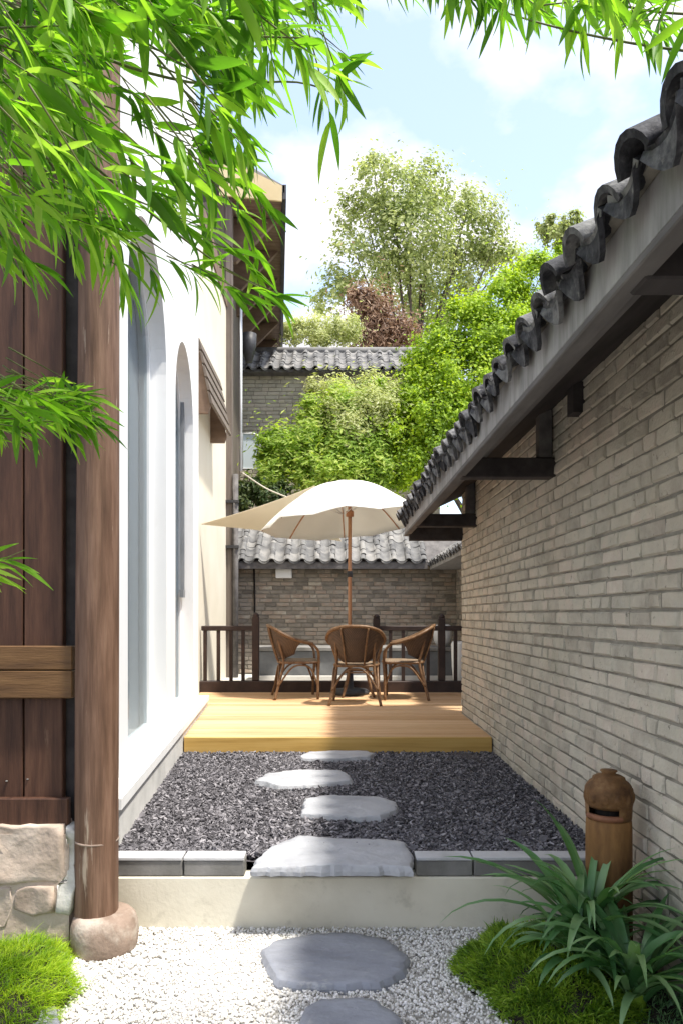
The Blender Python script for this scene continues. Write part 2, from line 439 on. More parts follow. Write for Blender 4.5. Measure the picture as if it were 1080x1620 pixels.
M['terracotta_dark'] = surf('dark_terracotta', [(0.25, (0.05, 0.022, 0.008)), (0.55, (0.15, 0.075, 0.028)), (0.85, (0.28, 0.165, 0.075))], scale=16, detail=9, rough=0.7, bump=0.9, bscale=38, bdist=0.008)
M['lip'] = surf('red_clay_lip', [(0.3, (0.14, 0.055, 0.028)), (0.7, (0.25, 0.11, 0.06))], scale=12, rough=0.6, bump=0.3, bscale=60)
M['near_black'] = surf('near_black', [(0.3, (0.008, 0.006, 0.005)), (0.7, (0.02, 0.015, 0.012))], scale=12, rough=0.9, bump=0)  # painted shade inside the lantern mouth; also the black cable's own colour
M['soffit'] = surf('brown_soffit', [(0.3, (0.13, 0.085, 0.06)), (0.7, (0.26, 0.18, 0.13))], scale=5, stretch=(0.4, 4, 1), rough=0.7, bump=0.2, bscale=40)
M['brown_post'] = surf('grey_brown_post', [(0.3, (0.1, 0.08, 0.065)), (0.7, (0.2, 0.165, 0.14))], scale=5, stretch=(4, 4, 0.3), rough=0.7, bump=0.3, bscale=40)
M['yellow_plaster'] = surf('yellow_plaster', [(0.3, (0.6, 0.48, 0.27)), (0.7, (0.7, 0.58, 0.36))], scale=2, rough=0.9, bump=0.1, bscale=60)
M['bark'] = surf('bark', [(0.3, (0.06, 0.05, 0.04)), (0.7, (0.14, 0.115, 0.09))], scale=6, stretch=(3, 3, 0.5), rough=0.9, bump=0.6, bscale=20, bdist=0.02)
M['twig'] = surf('bamboo_twig', [(0.3, (0.06, 0.075, 0.02)), (0.7, (0.16, 0.17, 0.05))], scale=20, rough=0.6, bump=0)
M['culm'] = surf('bamboo_culm', [(0.3, (0.1, 0.15, 0.04)), (0.7, (0.2, 0.26, 0.08))], scale=5, stretch=(3, 3, 0.5), rough=0.4, bump=0.1, bscale=40)
M['rope'] = surf('pale_rope', [(0.3, (0.4, 0.37, 0.3)), (0.7, (0.6, 0.56, 0.47))], scale=40, rough=0.9, bump=0)

# woven mesh for the chair seats
def woven(name, c0, c1):
    m, nt, b = mat_new(name)
    L = nt.links
    tc = nnode(nt, 'ShaderNodeTexCoord')
    wv = nnode(nt, 'ShaderNodeTexChecker'); wv.inputs['Scale'].default_value = 90
    wv.inputs['Color1'].default_value = (*c0, 1); wv.inputs['Color2'].default_value = (*c1, 1)
    L.new(tc.outputs['Object'], wv.inputs['Vector'])
    no = nnode(nt, 'ShaderNodeTexNoise'); no.inputs['Scale'].default_value = 14; L.new(tc.outputs['Object'], no.inputs['Vector'])
    mx = nnode(nt, 'ShaderNodeMixRGB'); mx.blend_type = 'MULTIPLY'; mx.inputs['Fac'].default_value = 0.6
    L.new(wv.outputs['Color'], mx.inputs['Color1']); L.new(no.outputs['Fac'], mx.inputs['Color2'])
    L.new(mx.outputs[0], b.inputs['Base Color'])
    b.inputs['Roughness'].default_value = 0.6
    bp = nnode(nt, 'ShaderNodeBump'); bp.inputs['Strength'].default_value = 0.6; bp.inputs['Distance'].default_value = 0.004
    L.new(wv.outputs['Fac'], bp.inputs['Height']); L.new(bp.outputs[0], b.inputs['Normal'])
    return m
M['woven'] = woven('woven_brown_mesh', (0.14, 0.085, 0.055), (0.075, 0.045, 0.028))
M['woven_pale'] = woven('woven_tan_seat', (0.36, 0.26, 0.17), (0.22, 0.15, 0.09))

def cloth(name, c, trans):
    m, nt, b = mat_new(name)
    L = nt.links
    g = nnode(nt, 'ShaderNodeNewGeometry')
    no = nnode(nt, 'ShaderNodeTexNoise'); no.inputs['Scale'].default_value = 2.5; no.inputs['Detail'].default_value = 5
    L.new(g.outputs['Position'], no.inputs['Vector'])
    rp = nnode(nt, 'ShaderNodeValToRGB')
    rp.color_ramp.elements[0].position = 0.3; rp.color_ramp.elements[0].color = (c[0] * .93, c[1] * .93, c[2] * .92, 1)
    rp.color_ramp.elements[1].position = 0.7; rp.color_ramp.elements[1].color = (*c, 1)
    L.new(no.outputs['Fac'], rp.inputs['Fac']); L.new(rp.outputs[0], b.inputs['Base Color'])
    b.inputs['Roughness'].default_value = 0.85
    tr = nnode(nt, 'ShaderNodeBsdfTranslucent'); L.new(rp.outputs[0], tr.inputs['Color'])
    mx = nnode(nt, 'ShaderNodeMixShader'); mx.inputs['Fac'].default_value = trans
    L.new(b.outputs[0], mx.inputs[1]); L.new(tr.outputs[0], mx.inputs[2])
    L.new(mx.outputs[0], nt.nodes['Material Output'].inputs['Surface'])
    return m
M['canopy'] = cloth('cream_canopy', (0.84, 0.82, 0.76), 0.25)
M['sail'] = cloth('tan_sail', (0.76, 0.69, 0.55), 0.3)

m, nt, b = mat_new('coated_window_glass')
b.inputs['Base Color'].default_value = (0.62, 0.66, 0.7, 1); b.inputs['Roughness'].default_value = 0.5
gl = nnode(nt, 'ShaderNodeBsdfGlossy'); gl.inputs['Color'].default_value = (0.9, 0.88, 0.84, 1); gl.inputs['Roughness'].default_value = 0.05
tp = nnode(nt, 'ShaderNodeBsdfTransparent'); tp.inputs['Color'].default_value = (0.8, 0.84, 0.86, 1)
mx = nnode(nt, 'ShaderNodeMixShader'); mx.inputs['Fac'].default_value = 0.14
nt.links.new(tp.outputs[0], mx.inputs[1]); nt.links.new(gl.outputs[0], mx.inputs[2])
nt.links.new(mx.outputs[0], nt.nodes['Material Output'].inputs['Surface'])
M['glass'] = m
m, nt, b = mat_new('frosted_glass')
b.inputs['Base Color'].default_value = (0.62, 0.7, 0.74, 1); b.inputs['Roughness'].default_value = 0.25
M['frost'] = m

M['bamboo'] = leafmat('bamboo_leaf', (0.09, 0.21, 0.02), (0.2, 0.4, 0.03), (0.33, 0.53, 0.05), trans=0.55, rough=0.5, spec=0.25, nscale=3.0, island=0.75, c3=(0.34, 0.5, 0.08), tcol=(1.25, 1.45, 0.65))
M['grass'] = leafmat('bright_grass', (0.12, 0.24, 0.008), (0.25, 0.42, 0.012), (0.4, 0.54, 0.03), trans=0.4, nscale=8)
M['moss'] = leafmat('green_moss_grass', (0.08, 0.17, 0.015), (0.17, 0.3, 0.02), (0.3, 0.43, 0.05), trans=0.35, nscale=9)
M['strap'] = leafmat('strap_leaf', (0.05, 0.14, 0.045), (0.1, 0.23, 0.08), (0.22, 0.36, 0.16), trans=0.25, rough=0.35, spec=0.5, nscale=4, tcol=(1.3, 1.5, 0.6))
M['tree'] = leafmat('pale_tree_leaf', (0.22, 0.27, 0.1), (0.35, 0.39, 0.16), (0.48, 0.5, 0.25), trans=0.45, nscale=0.5, tcol=(1.2, 1.3, 0.7))
M['bush'] = leafmat('bright_bush_leaf', (0.15, 0.25, 0.02), (0.3, 0.45, 0.025), (0.43, 0.56, 0.04), trans=0.45, nscale=0.8)
M['grove'] = leafmat('grove_leaf', (0.2, 0.33, 0.045), (0.35, 0.49, 0.08), (0.5, 0.58, 0.16), trans=0.5, nscale=0.9)
M['plume'] = leafmat('yellow_plume_leaf', (0.38, 0.44, 0.15), (0.5, 0.54, 0.24), (0.6, 0.62, 0.34), trans=0.45, nscale=0.8, tcol=(1.2, 1.2, 0.8))
M['dry'] = leafmat('dry_leaf', (0.13, 0.075, 0.045), (0.24, 0.145, 0.09), (0.36, 0.24, 0.15), trans=0.3, nscale=0.8, tcol=(1.2, 1, 0.8))
M['vine'] = leafmat('dark_vine_leaf', (0.02, 0.045, 0.012), (0.045, 0.08, 0.02), (0.1, 0.13, 0.04), trans=0.3, nscale=1.5)

# ------------------------------------------------------------------ setting: ground
def sheet(name, x0, x1, y0, y1, z, mat, nx=1, ny=1, amp=0.0, seed=0):
    xs = np.linspace(x0, x1, nx + 1); ys = np.linspace(y0, y1, ny + 1)
    X, Y = np.meshgrid(xs, ys)
    Z = np.full_like(X, z)
    if amp:
        r = np.random.default_rng(seed)
        for k in range(14):
            fx, fy = r.normal(0, 6, 2); ph = r.uniform(0, 6.28)
            Z += amp / 3.5 * np.sin(fx * X + fy * Y + ph)
    V = np.stack([X, Y, Z], -1).reshape(-1, 3)
    i = np.arange(nx); j = np.arange(ny)
    I, J = np.meshgrid(i, j)
    a = (J * (nx + 1) + I).ravel()
    Fc = np.stack([a, a + 1, a + nx + 2, a + nx + 1], -1)
    o = link(name, np_mesh(name, V, Fc, mat, True))
    tag(o, kind='structure')
    return o

sheet('ground', -400, 400, -60, 700, -0.03, M['soil'], 4, 4)
sheet('gravel_path', -1.6, 1.28, -1.5, 3.42, -0.004, M['gravel_bed'], 30, 50, 0.004, 3)
LW = lambda y, off=0.0: -0.767 - 0.0786 * y + off       # outer edge of the white building's ledge
RW = 1.29                                                # face of the brick wall
sheet('mulch_bed', -1.7, RW + 0.02, 3.47, 6.15, 0.29, M['mulch_bed'], 60, 60, 0.012, 5)
o = MB(); o.box(-30, 30, 9.75, 60, -0.02, 0.40)
tag(o.build('rear_courtyard_ground', M['paving']), kind='structure')

ICO_V = []
t = (1 + 5 ** .5) / 2
for a in (-1, 1):
    for bb in (-t, t):
        ICO_V += [(a, bb, 0), (0, a, bb), (bb, 0, a)]
ICO_V = np.array(ICO_V, dtype=float) / math.hypot(1, t)
ICO_F = []
for i in range(12):
    for j in range(i + 1, 12):
        for k in range(j + 1, 12):
            p, q, s = ICO_V[i], ICO_V[j], ICO_V[k]
            if max(np.linalg.norm(p - q), np.linalg.norm(q - s), np.linalg.norm(p - s)) < 1.1:
                ICO_F.append((i, j, k) if np.dot(np.cross(q - p, s - p), p) > 0 else (i, k, j))
ICO_F = np.array(ICO_F)
BOX_V = np.array([(-1, -1, -1), (1, -1, -1), (1, 1, -1), (-1, 1, -1), (-1, -1, 1), (1, -1, 1), (1, 1, 1), (-1, 1, 1)], dtype=float)
BOX_F = np.array([(3, 2, 1, 0), (4, 5, 6, 7), (0, 1, 5, 4), (1, 2, 6, 5), (2, 3, 7, 6), (3, 0, 4, 7)])

def rand_rot(n, r, tilt=math.pi):
    a = r.uniform(0, 2 * math.pi, n); bt = r.uniform(-tilt, tilt, n); c = r.uniform(-tilt, tilt, n)
    ca, sa, cb, sb, cc, sc = np.cos(a), np.sin(a), np.cos(bt), np.sin(bt), np.cos(c), np.sin(c)
    Rz = np.zeros((n, 3, 3)); Rz[:, 0, 0] = ca; Rz[:, 0, 1] = -sa; Rz[:, 1, 0] = sa; Rz[:, 1, 1] = ca; Rz[:, 2, 2] = 1
    Rx = np.zeros((n, 3, 3)); Rx[:, 0, 0] = 1; Rx[:, 1, 1] = cb; Rx[:, 1, 2] = -sb; Rx[:, 2, 1] = sb; Rx[:, 2, 2] = cb
    Ry = np.zeros((n, 3, 3)); Ry[:, 1, 1] = 1; Ry[:, 0, 0] = cc; Ry[:, 0, 2] = sc; Ry[:, 2, 0] = -sc; Ry[:, 2, 2] = cc
    return Rz @ Rx @ Ry

def scatter(name, base_v, base_f, pos, scl, rot, mat, smooth=False, jitter=0.0, r=rng):
    n = len(pos); k = len(base_v)
    V = base_v[None] * scl[:, None, :]
    if jitter:
        V = V * (1 + r.uniform(-jitter, jitter, (n, k, 1)))
    V = np.einsum('nij,nkj->nki', rot, V) + pos[:, None, :]
    Fc = (base_f[None] + (np.arange(n) * k)[:, None, None]).reshape(-1, base_f.shape[1])
    return np_mesh(name, V.reshape(-1, 3), Fc, mat, smooth)

# white pebbles
n = 26000
px_ = rng.uniform(-1.2, 1.0, n); py_ = rng.uniform(2.25, 3.395, n)
sz = rng.uniform(0.0035, 0.0095, n)
pos = np.stack([px_, py_, sz * 0.3 + rng.uniform(0, 0.006, n)], -1)
scl = np.stack([sz, sz * rng.uniform(.6, 1, n), sz * rng.uniform(.5, .9, n)], -1)
tag(link('white_gravel', scatter('white_gravel', ICO_V, ICO_F, pos, scl, rand_rot(n, rng), M['gravel'], True, 0.15)),
    'loose white gravel covering the path in front of the step', 'gravel', kind='stuff')
# pebbles drifted up along the foot of the step
# grey bark mulch
n = 62000
yy = 3.49 + (6.09 - 3.49) * rng.uniform(0, 1, n) ** 1.25
xx = LW(yy, 0.0) + 0.0 + rng.uniform(0, 1, n) * (RW - LW(yy))
L1 = rng.gamma(2.4, 0.0022, n) + 0.003
pos = np.stack([xx, yy, 0.295 + rng.uniform(0, 0.028, n)], -1)
scl = np.stack([L1, L1 * rng.uniform(.25, .6, n), rng.uniform(.0015, .004, n)], -1)
tag(link('bark_mulch', scatter('bark_mulch', BOX_V, BOX_F, pos, scl, rand_rot(n, rng, 0.75), M['mulch'], False, 0.25)),
    'dark grey bark mulch filling the raised bed', 'mulch', kind='stuff')

# ------------------------------------------------------------------ bricks
def brick_variant(seed):
    r = random.Random(seed)
    b = 0.5
    # unit brick: x depth (front at -0.5), y length, z height; the front arris is worn
    ch_y, ch_z = 0.03, 0.10
    fr = -0.5
    vs = []
    for (y, z) in ((-1, -1), (1, -1), (1, 1), (-1, 1)):
        vs.append((0.5, y * .5, z * .5))
    for (y, z) in ((-1, -1), (1, -1), (1, 1), (-1, 1)):
        vs.append((fr + 0.12 + r.uniform(0, .06), y * .5, z * .5))
    for (y, z) in ((-1, -1), (1, -1), (1, 1), (-1, 1)):
        vs.append((fr + r.uniform(-.04, .08), y * (.5 - ch_y * r.uniform(.5, 2)), z * (.5 - ch_z * r.uniform(.4, 1.6))))
    for (y, z) in ((0, -1), (0, 1)):
        vs.append((fr + r.uniform(-.05, .06), r.uniform(-.2, .2), z * (.5 - ch_z * r.uniform(.3, 1.8))))
    fs = [(4, 5, 1, 0), (5, 6, 2, 1), (6, 7, 3, 2), (7, 4, 0, 3), (4, 8, 12, 9, 5), (9, 10, 6, 5), (10, 13, 11, 7, 6), (11, 8, 4, 7), (8, 11, 13, 12), (12, 13, 10, 9)]
    me = bpy.data.meshes.new('brick')
    me.from_pydata(vs, [], fs)
    me.update()
    me.materials.append(M['brick'])
    return me
BRICKS = [brick_variant(i) for i in range(16)]
BR_V = [np.array([v.co[:] for v in me.vertices]) for me in BRICKS]
BR_F = []
for me in BRICKS:
    me.calc_loop_triangles()
    BR_F.append(np.array([t.vertices[:] for t in me.loop_triangles]))

def lay_courses(y0, y1, z0, z1, course=0.073, joint=0.011, seed=1, lens=(0.235, 0.235, 0.235, 0.115, 0.2)):
    r = random.Random(seed)
    out = []
    z = z0; row = 0
    while z < z1:
        y = y0 - r.uniform(0, .24)
        wob = r.uniform(-.0015, .0015)
        while y < y1:
            L = r.choice(lens) * r.uniform(.95, 1.05)
            a, bb = max(y, y0), min(y + L, y1)
            if bb - a > 0.03:
                out.append(((a + bb) / 2, z + course / 2 + wob, bb - a - joint * r.uniform(.5, 1.1), course - joint * r.uniform(.6, 1.2)))
            y += L
        z += course; row += 1
    return out

def joined_bricks(name, specs, place, parent, mat=None, seed=3):
    """specs: (u, z, L, h); place(local verts) -> world"""
    r = random.Random(seed)
    VV = []; FF = []; base = 0
    for (u, z, L, h) in specs:
        k = r.randrange(16)
        v = BR_V[k] * np.array([0.07, L, h]) + np.array([0.035 + r.uniform(-.004, .003), u, z])
        VV.append(place(v)); FF.append(BR_F[k] + base); base += len(v)
    V = np.concatenate(VV); Fc = np.concatenate(FF)
    off = np.array(wloc(parent))
    return link(name, np_mesh(name, V - off, Fc, mat or M['brick']), parent)

# ------------------------------------------------------------------ tiles
def pipe_mesh(name, r0, r1, L, t, up=True, seg=8, arc=math.pi, tongue=0.0, mat=None):
    """half pipe along +x (from 0 to L), r0 at x=0, r1 at x=L; up=True is a cover tile, False a channel tile"""
    B = MB()
    vs = []
    sg = 1 if up else -1
    rings = [(0.0, r0), (L * .5, (r0 + r1) / 2), (L, r1)]
    n = seg + 1
    for (x, r) in rings:
        for rr in (r, r - t):
            for s in range(n):
                a = (math.pi - arc) / 2 + arc * s / seg
                vs.append((x, rr * math.cos(a), sg * (rr * math.sin(a) - r * math.sin((math.pi - arc) / 2))))
    fs = []
    for i in range(2):
        o = i * 2 * n
        for s in range(seg):
            fs.append((o + s, o + s + 1, o + 2 * n + s + 1, o + 2 * n + s))
            fs.append((o + n + s + 1, o + n + s, o + 3 * n + s, o + 3 * n + s + 1))
        fs.append((o, o + 2 * n, o + 3 * n, o + n)); fs.append((o + seg, o + n + seg, o + 3 * n + seg, o + 2 * n + seg))
    B.add(vs, fs, True)
    for e in (0, 4 * n):            # end faces and long edges get their own corners so that the rim stays crisp
        rv = [vs[e + q] for q in range(2 * n)]
        rf = [((s, s + n, s + n + 1, s + 1) if e == 0 else (s, s + 1, s + n + 1, s + n)) for s in range(seg)]
        B.add(rv, rf, False)
    if tongue:
        tv = []; m = 7; am = math.sin(arc / 2)
        for k in range(m):
            u = -1 + 2 * k / (m - 1)
            y = u * r0 * am * .96
            zt = -(math.sqrt(max(0, r0 * r0 - y * y)) - r0 * math.cos(arc / 2)) + 0.004
            zb = zt - tongue * (1 - 0.75 * abs(u) ** 1.5)
            tv += [(-.004, y, zt), (-.02, y, zb), (.012, y, zt), (-.004, y, zb)]
        tf = []
        for k in range(m - 1):
            a = k * 4; b2 = a + 4
            tf += [(a, a + 1, b2 + 1, b2), (a + 2, b2 + 2, b2 + 3, a + 3), (a + 1, a + 3, b2 + 3, b2 + 1)]
        B.add(tv, tf)
    me = bpy.data.meshes.new(name)
    me.from_pydata(B.v, [], B.f)
    me.polygons.foreach_set('use_smooth', B.sm)
    me.update()
    me.materials.append(mat or M['tile'])
    return me

def tile_roof(parent, origin, heading, length, pitch, slope, rows, expo, covers, channels, drips, jit=0.01, seed=1, dch=.045, cdx=0.0):
    """rows of tiles; origin is the eave start, heading = z angle of the up-slope direction, eave runs along the left normal"""
    r = random.Random(seed)
    up = Vector((math.cos(heading), math.sin(heading), 0))
    al = Vector((-math.sin(heading), math.cos(heading), 0))
    off = wloc(parent)
    k = 0
    n = int(length / pitch)
    for i in range(n + 1):
        for row in range(rows):
            base = Vector(origin) + al * (i * pitch) + up * (row * expo * math.cos(slope)) + Vector((0, 0, row * expo * math.sin(slope) + row * .004))
            rj = lambda s: r.uniform(-s, s)
            q = base + Vector((rj(jit), rj(jit), rj(jit * .6))) + up * (rj(jit * 1.5) + cdx) + Vector((0, 0, cdx * math.tan(slope)))
            o = link('cover_tile', r.choice(covers), parent, q - off + Vector((0, 0, 0.035)), (rj(.05), -slope + rj(.04), heading + rj(.05)))
            if i < n:
                q = base + al * (pitch / 2) + Vector((rj(jit), rj(jit), rj(jit * .6)))
                o = link('channel_tile', r.choice(drips if row == 0 else channels), parent, q - off + Vector((0, 0, dch)), (rj(.04), -slope + rj(.03), heading + rj(.04)))

# ------------------------------------------------------------------ right-hand brick wall with its eave
wall = thing('brick_wall', (1.42, 4.3, 0), 'weathered grey brick wall with overhanging tiled eave beside the deck and mulch bed', 'wall')
Y0, Y1 = -1.2, 7.6
B = MB(); B.box(RW + 0.010, 1.56, Y0, Y1 - .004, -0.05, 2.78)
B.build('mortar_core', M['mortar'], wall)
specs = lay_courses(Y0, Y1, 0.0, 2.74, seed=5)
def vis_key(s):
    return -s[0] if s[0] > 2.72 else -99
cand = sorted([s for s in specs if s[0] > 2.72], key=lambda s: s[0])
near = set(cand[:300])
r_ = random.Random(9)
off = wloc(wall)
for s in cand[:300]:
    u, z, L, h = s
    link('brick', r_.choice(BRICKS), wall, Vector((RW + 0.035 + r_.uniform(-.004, .003), u, z)) - off, (r_.uniform(-.012, .012), 0, r_.uniform(-.012, .012)), (0.07, L, h))
o = joined_bricks('bricks', [s for s in specs if s not in near], lambda v: v + np.array([RW, 0, 0]), wall)
tag(o, kind='stuff')

EX = 0.72       # eave board face
RY0, RY1 = -1.2, 7.72
roof = MB()
sl_ = R(25)
dx = 1.25
zt = lambda x: 2.43 + (x - EX) * math.tan(sl_)
roof.hexa([(EX + .03, RY0, zt(EX + .03) - .03), (EX + dx, RY0, zt(EX + dx) - .03), (EX + dx, RY1, zt(EX + dx) - .03), (EX + .03, RY1, zt(EX + .03) - .03)],
          [(EX + .03, RY0, zt(EX + .03)), (EX + dx, RY0, zt(EX + dx)), (EX + dx, RY1, zt(EX + dx)), (EX + .03, RY1, zt(EX + .03))])
roof = roof.build('roof', M['dark_timber'], wall)
B = MB(); B.box(EX, EX + .028, RY0, RY1, 2.29, 2.428, bev=.003); B.build('eave_board', M['eave_board'], wall)
B = MB(); B.box(EX - .006, EX + .05, RY0, RY1, 2.262, 2.287, bev=.004); B.build('eave_batten', M['grey_timber'], wall)
B = MB(); B.box(.83, .90, RY0, RY1 - .1, 2.375, 2.465, bev=.006); B.build('purlin', M['grey_timber'], wall)
for yb in (1.84, 4.42, 6.85):
    B = MB(); B.box(EX + .03, RW + .16, yb - .05, yb + .05, 2.255, 2.372, bev=.006); B.build('bracket', M['dark_timber'], wall)
    B = MB(); B.box(RW - .085, RW - .004, yb - .04, yb + .04, 2.374, 2.66, bev=.006); B.build('bracket_post', M['grey_timber'], wall)
B = MB(); B.box(RW - .05, RW + .2, 3.86, 3.96, 2.50, 2.66); B.build('dark_stub', M['dark_timber'], wall)  # dark timber block standing slightly proud of the brick face
B = MB(); B.box(EX + .03, 2.0, 7.52, 7.60, 2.20, 2.33, bev=.005); B.build('gable_board', M['dark_timber'], wall)
B = MB(); B.box(EX + .06, RW + .1, 7.46, 7.515, 2.345, 2.42, bev=.004); B.build('gable_batten', M['grey_timber'], wall)
COVERS = [pipe_mesh('cover_tile', .079 + .003 * i, .072, .34, .018, True, arc=2.75) for i in range(3)]
CHANNELS = [pipe_mesh('channel_tile', .13, .12, .30, .016, False, arc=1.6) for i in range(2)]
DRIPS = [pipe_mesh('drip_tile', .13, .12, .34, .02, False, arc=1.45, tongue=.05 + .012 * i) for i in range(3)]
tile_roof(roof, (EX - .05, RY0 + .02, 2.395), 0.0, RY1 - RY0 - .06, .2, sl_, 3, .235, COVERS, CHANNELS, DRIPS, .010, 4, cdx=-.012)
B = MB(); B.box(EX - .03, EX + .03, RY0, RY1 - .01, 2.429, 2.44); B.build('tile_bedding', M['mortar'], roof)
# upper slope that nobody on the path sees, one plain field of tiles to the ridge
B = MB()
for i in range(40):
    y = RY0 + .02 + i * .222
    x0 = EX + .6; x1 = EX + dx
    vs = []
    for x in (x0, x1):
        for s in range(7):
            a = math.pi * s / 6
            vs.append((x, y + .085 * math.cos(a), zt(x) + .01 + .085 * math.sin(a)))
    B.add(vs, [(s, s + 1, s + 8, s + 7) for s in range(6)], True)
tag(B.build('upper_tiles', M['tile'], roof), kind='stuff')
B = MB(); B.tube([(EX + dx, RY0, zt(EX + dx) + .05), (EX + dx, RY1, zt(EX + dx) + .05)], .11, 10); B.build('ridge', M['tile'], roof)

# ------------------------------------------------------------------ step and curb
step = thing('garden_step', (0.1, 3.43, 0), 'pale concrete step with grey curb stones between white gravel and mulch bed', 'step')
B = MB(); B.box(-1.5, 1.285, 3.39, 3.5, -0.02, 0.238, bev=.006); B.build('riser', M['concrete'], step)
for (a, b2) in ((-1.5, -.70), (-.694, -.415), (.372, .63), (.636, 1.28)):
    B = MB(); B.box(a, b2, 3.397, 3.5, 0.240, 0.312, bev=.005); B.build('curb_stone', M['curb'], step)
    B = MB(); B.box(a, b2 - .002, 3.392, 3.49, 0.3125, 0.328, bev=.003); B.build('curb_cap', M['curb_cap'], step)

# ------------------------------------------------------------------ stepping stones
def flagstone(name, pts, z0, th, label, mat, seed, group=None, tilt=(0, 0), bury=.03):
    """pts: outline as photograph pixels on the top plane z0+th"""
    r = random.Random(seed)
    zt_ = z0 + th
    out = []
    for (a, b2) in pts:
        d = (EYE - zt_) * F / (b2 - 973.0)
        out.append(Vector(((a - 530) / F * d, d, 0)))
    # densify and roughen
    dense = []
    m = len(out)
    for i in range(m):
        p, q = out[i], out[(i + 1) % m]
        k = max(2, int((q - p).length / .03))
        for j in range(k):
            w = p.lerp(q, j / k)
            dense.append(w + Vector((r.uniform(-.009, .009), r.uniform(-.009, .009), 0)))
    c = sum(dense, Vector()) / len(dense)
    n_ = len(dense)
    B = MB()
    vs = [];
    ph = [r.uniform(0, 6.28) for _ in range(8)]
    def relief(x, y):
        return .0022 * math.sin(9 * x + 5 * y + ph[0]) + .0018 * math.sin(-13 * x + 11 * y + ph[1]) + .0012 * math.sin(23 * x + 19 * y + ph[2]) + (.0025 if math.sin(7 * x - 6 * y + ph[3]) > .55 else 0)
    edge = [r.uniform(.35, 1.0) for _ in dense]
    rings = [(1.0, z0 - bury), (1.006, z0 + th * .4), (.99, zt_ - .008), (.972, zt_ - .001), (.85, zt_), (.68, zt_), (.5, zt_), (.3, zt_), (.12, zt_)]
    for k, (s, z) in enumerate(rings):
        for i_, p in enumerate(dense):
            s2 = s - (.012 * edge[i_] if k in (2, 3) else 0)
            q = c + (p - c) * s2
            dz = relief(q.x, q.y) if k >= 3 else (.004 * (edge[i_] - .6) if k == 2 else 0)
            vs.append((q.x, q.y, z + dz))
    vs.append((c.x, c.y, zt_ + relief(c.x, c.y)))
    fs = []
    for k in range(len(rings) - 1):
        for i in range(n_):
            i2 = (i + 1) % n_
            fs.append((k * n_ + i, k * n_ + i2, (k + 1) * n_ + i2, (k + 1) * n_ + i))
    k = len(rings) - 1
    for i in range(n_):
        fs.append((k * n_ + i, k * n_ + (i + 1) % n_, len(vs) - 1))
    B.add(vs, fs, True)
    o = B.build(name, mat)
    me = o.data
    for k_, p_ in enumerate(me.polygons):
        if k_ < 3 * n_: p_.use_smooth = False
    tag(o, label, 'stone', group)
    return o
G = 'stepping stones along the path'
flagstone('stepping_stone', [(415, 1500), (430, 1487), (480, 1477), (560, 1475), (610, 1482), (645, 1512), (640, 1538), (600, 1556), (520, 1557), (440, 1553), (420, 1530)], 0, .035, 'dark slate stepping stone with white scuffs on the gravel, just before the step', M['slate'], 1, G)
flagstone('stepping_stone', [(478, 1592), (505, 1578), (560, 1577), (600, 1582), (640, 1612), (650, 1660), (600, 1690), (500, 1690), (470, 1630)], 0, .035, 'dark slate stepping stone cut by the lower picture edge on the gravel', M['slate'], 2, G)
flagstone('stepping_stone', [(398, 1371), (412, 1348), (428, 1338), (470, 1322), (540, 1324), (600, 1327), (640, 1330), (651, 1345), (652, 1371)], .293, .04, 'large pale slate slab set into the curb at the edge of the step', M['slate_pale'], 3, G, bury=.002)
flagstone('stepping_stone', [(477, 1285), (481, 1263), (520, 1258), (600, 1259), (628, 1268), (628, 1280), (600, 1292), (560, 1292), (510, 1288)], .3, .045, 'pale slate stepping stone on the mulch, next behind the curb slab', M['slate_pale'], 4, G)
flagstone('stepping_stone', [(401, 1236), (420, 1223), (450, 1218), (540, 1218), (558, 1228), (556, 1236), (510, 1240), (440, 1243)], .3, .042, 'pale slate stepping stone on the mulch, set left of the others', M['slate_pale'], 5, G)
flagstone('stepping_stone', [(474, 1194), (490, 1188), (580, 1187), (593, 1191), (585, 1198), (520, 1200), (480, 1199)], .3, .042, 'small pale slate stepping stone touching the front of the deck', M['slate_pale'], 6, G)
flagstone('edging_stone', [(35, 1622), (60, 1598), (88, 1590), (96, 1600), (94, 1650), (40, 1660)], 0, .05, 'dark edging stone at the corner of the bright grass', M['slate'], 8)

# ------------------------------------------------------------------ deck
deck = thing('wooden_deck', (0, 7.8, 0), 'golden pine deck platform behind the mulch bed', 'deck')
DZ = 0.44
y = 6.09; i = 0
r_ = random.Random(3)
while y < 9.58:
    w = .138
    xr = RW - .005 if y < 7.6 else 2.6
    B = MB(); B.box(LW(y + w) + .012 if y < 8.1 else -1.74, xr - (0.004 if y < 7.6 else 0), y, y + w - .009, DZ - .028, DZ + r_.uniform(-.0015, .0015), bev=.002)
    B.build('plank', M['pine'], deck)
    y += w
B = MB(); B.box(LW(6.1) + .01, RW - .008, 6.062, 6.087, .305, DZ - .004, bev=.003); B.build('edge_board', M['pine_edge'], deck)
for y in (6.2, 7.3, 8.4, 9.5):
    B = MB(); B.box(-1.2, 1.2, y, y + .06, .2, DZ - .03); B.build('joist', M['soffit'], deck)

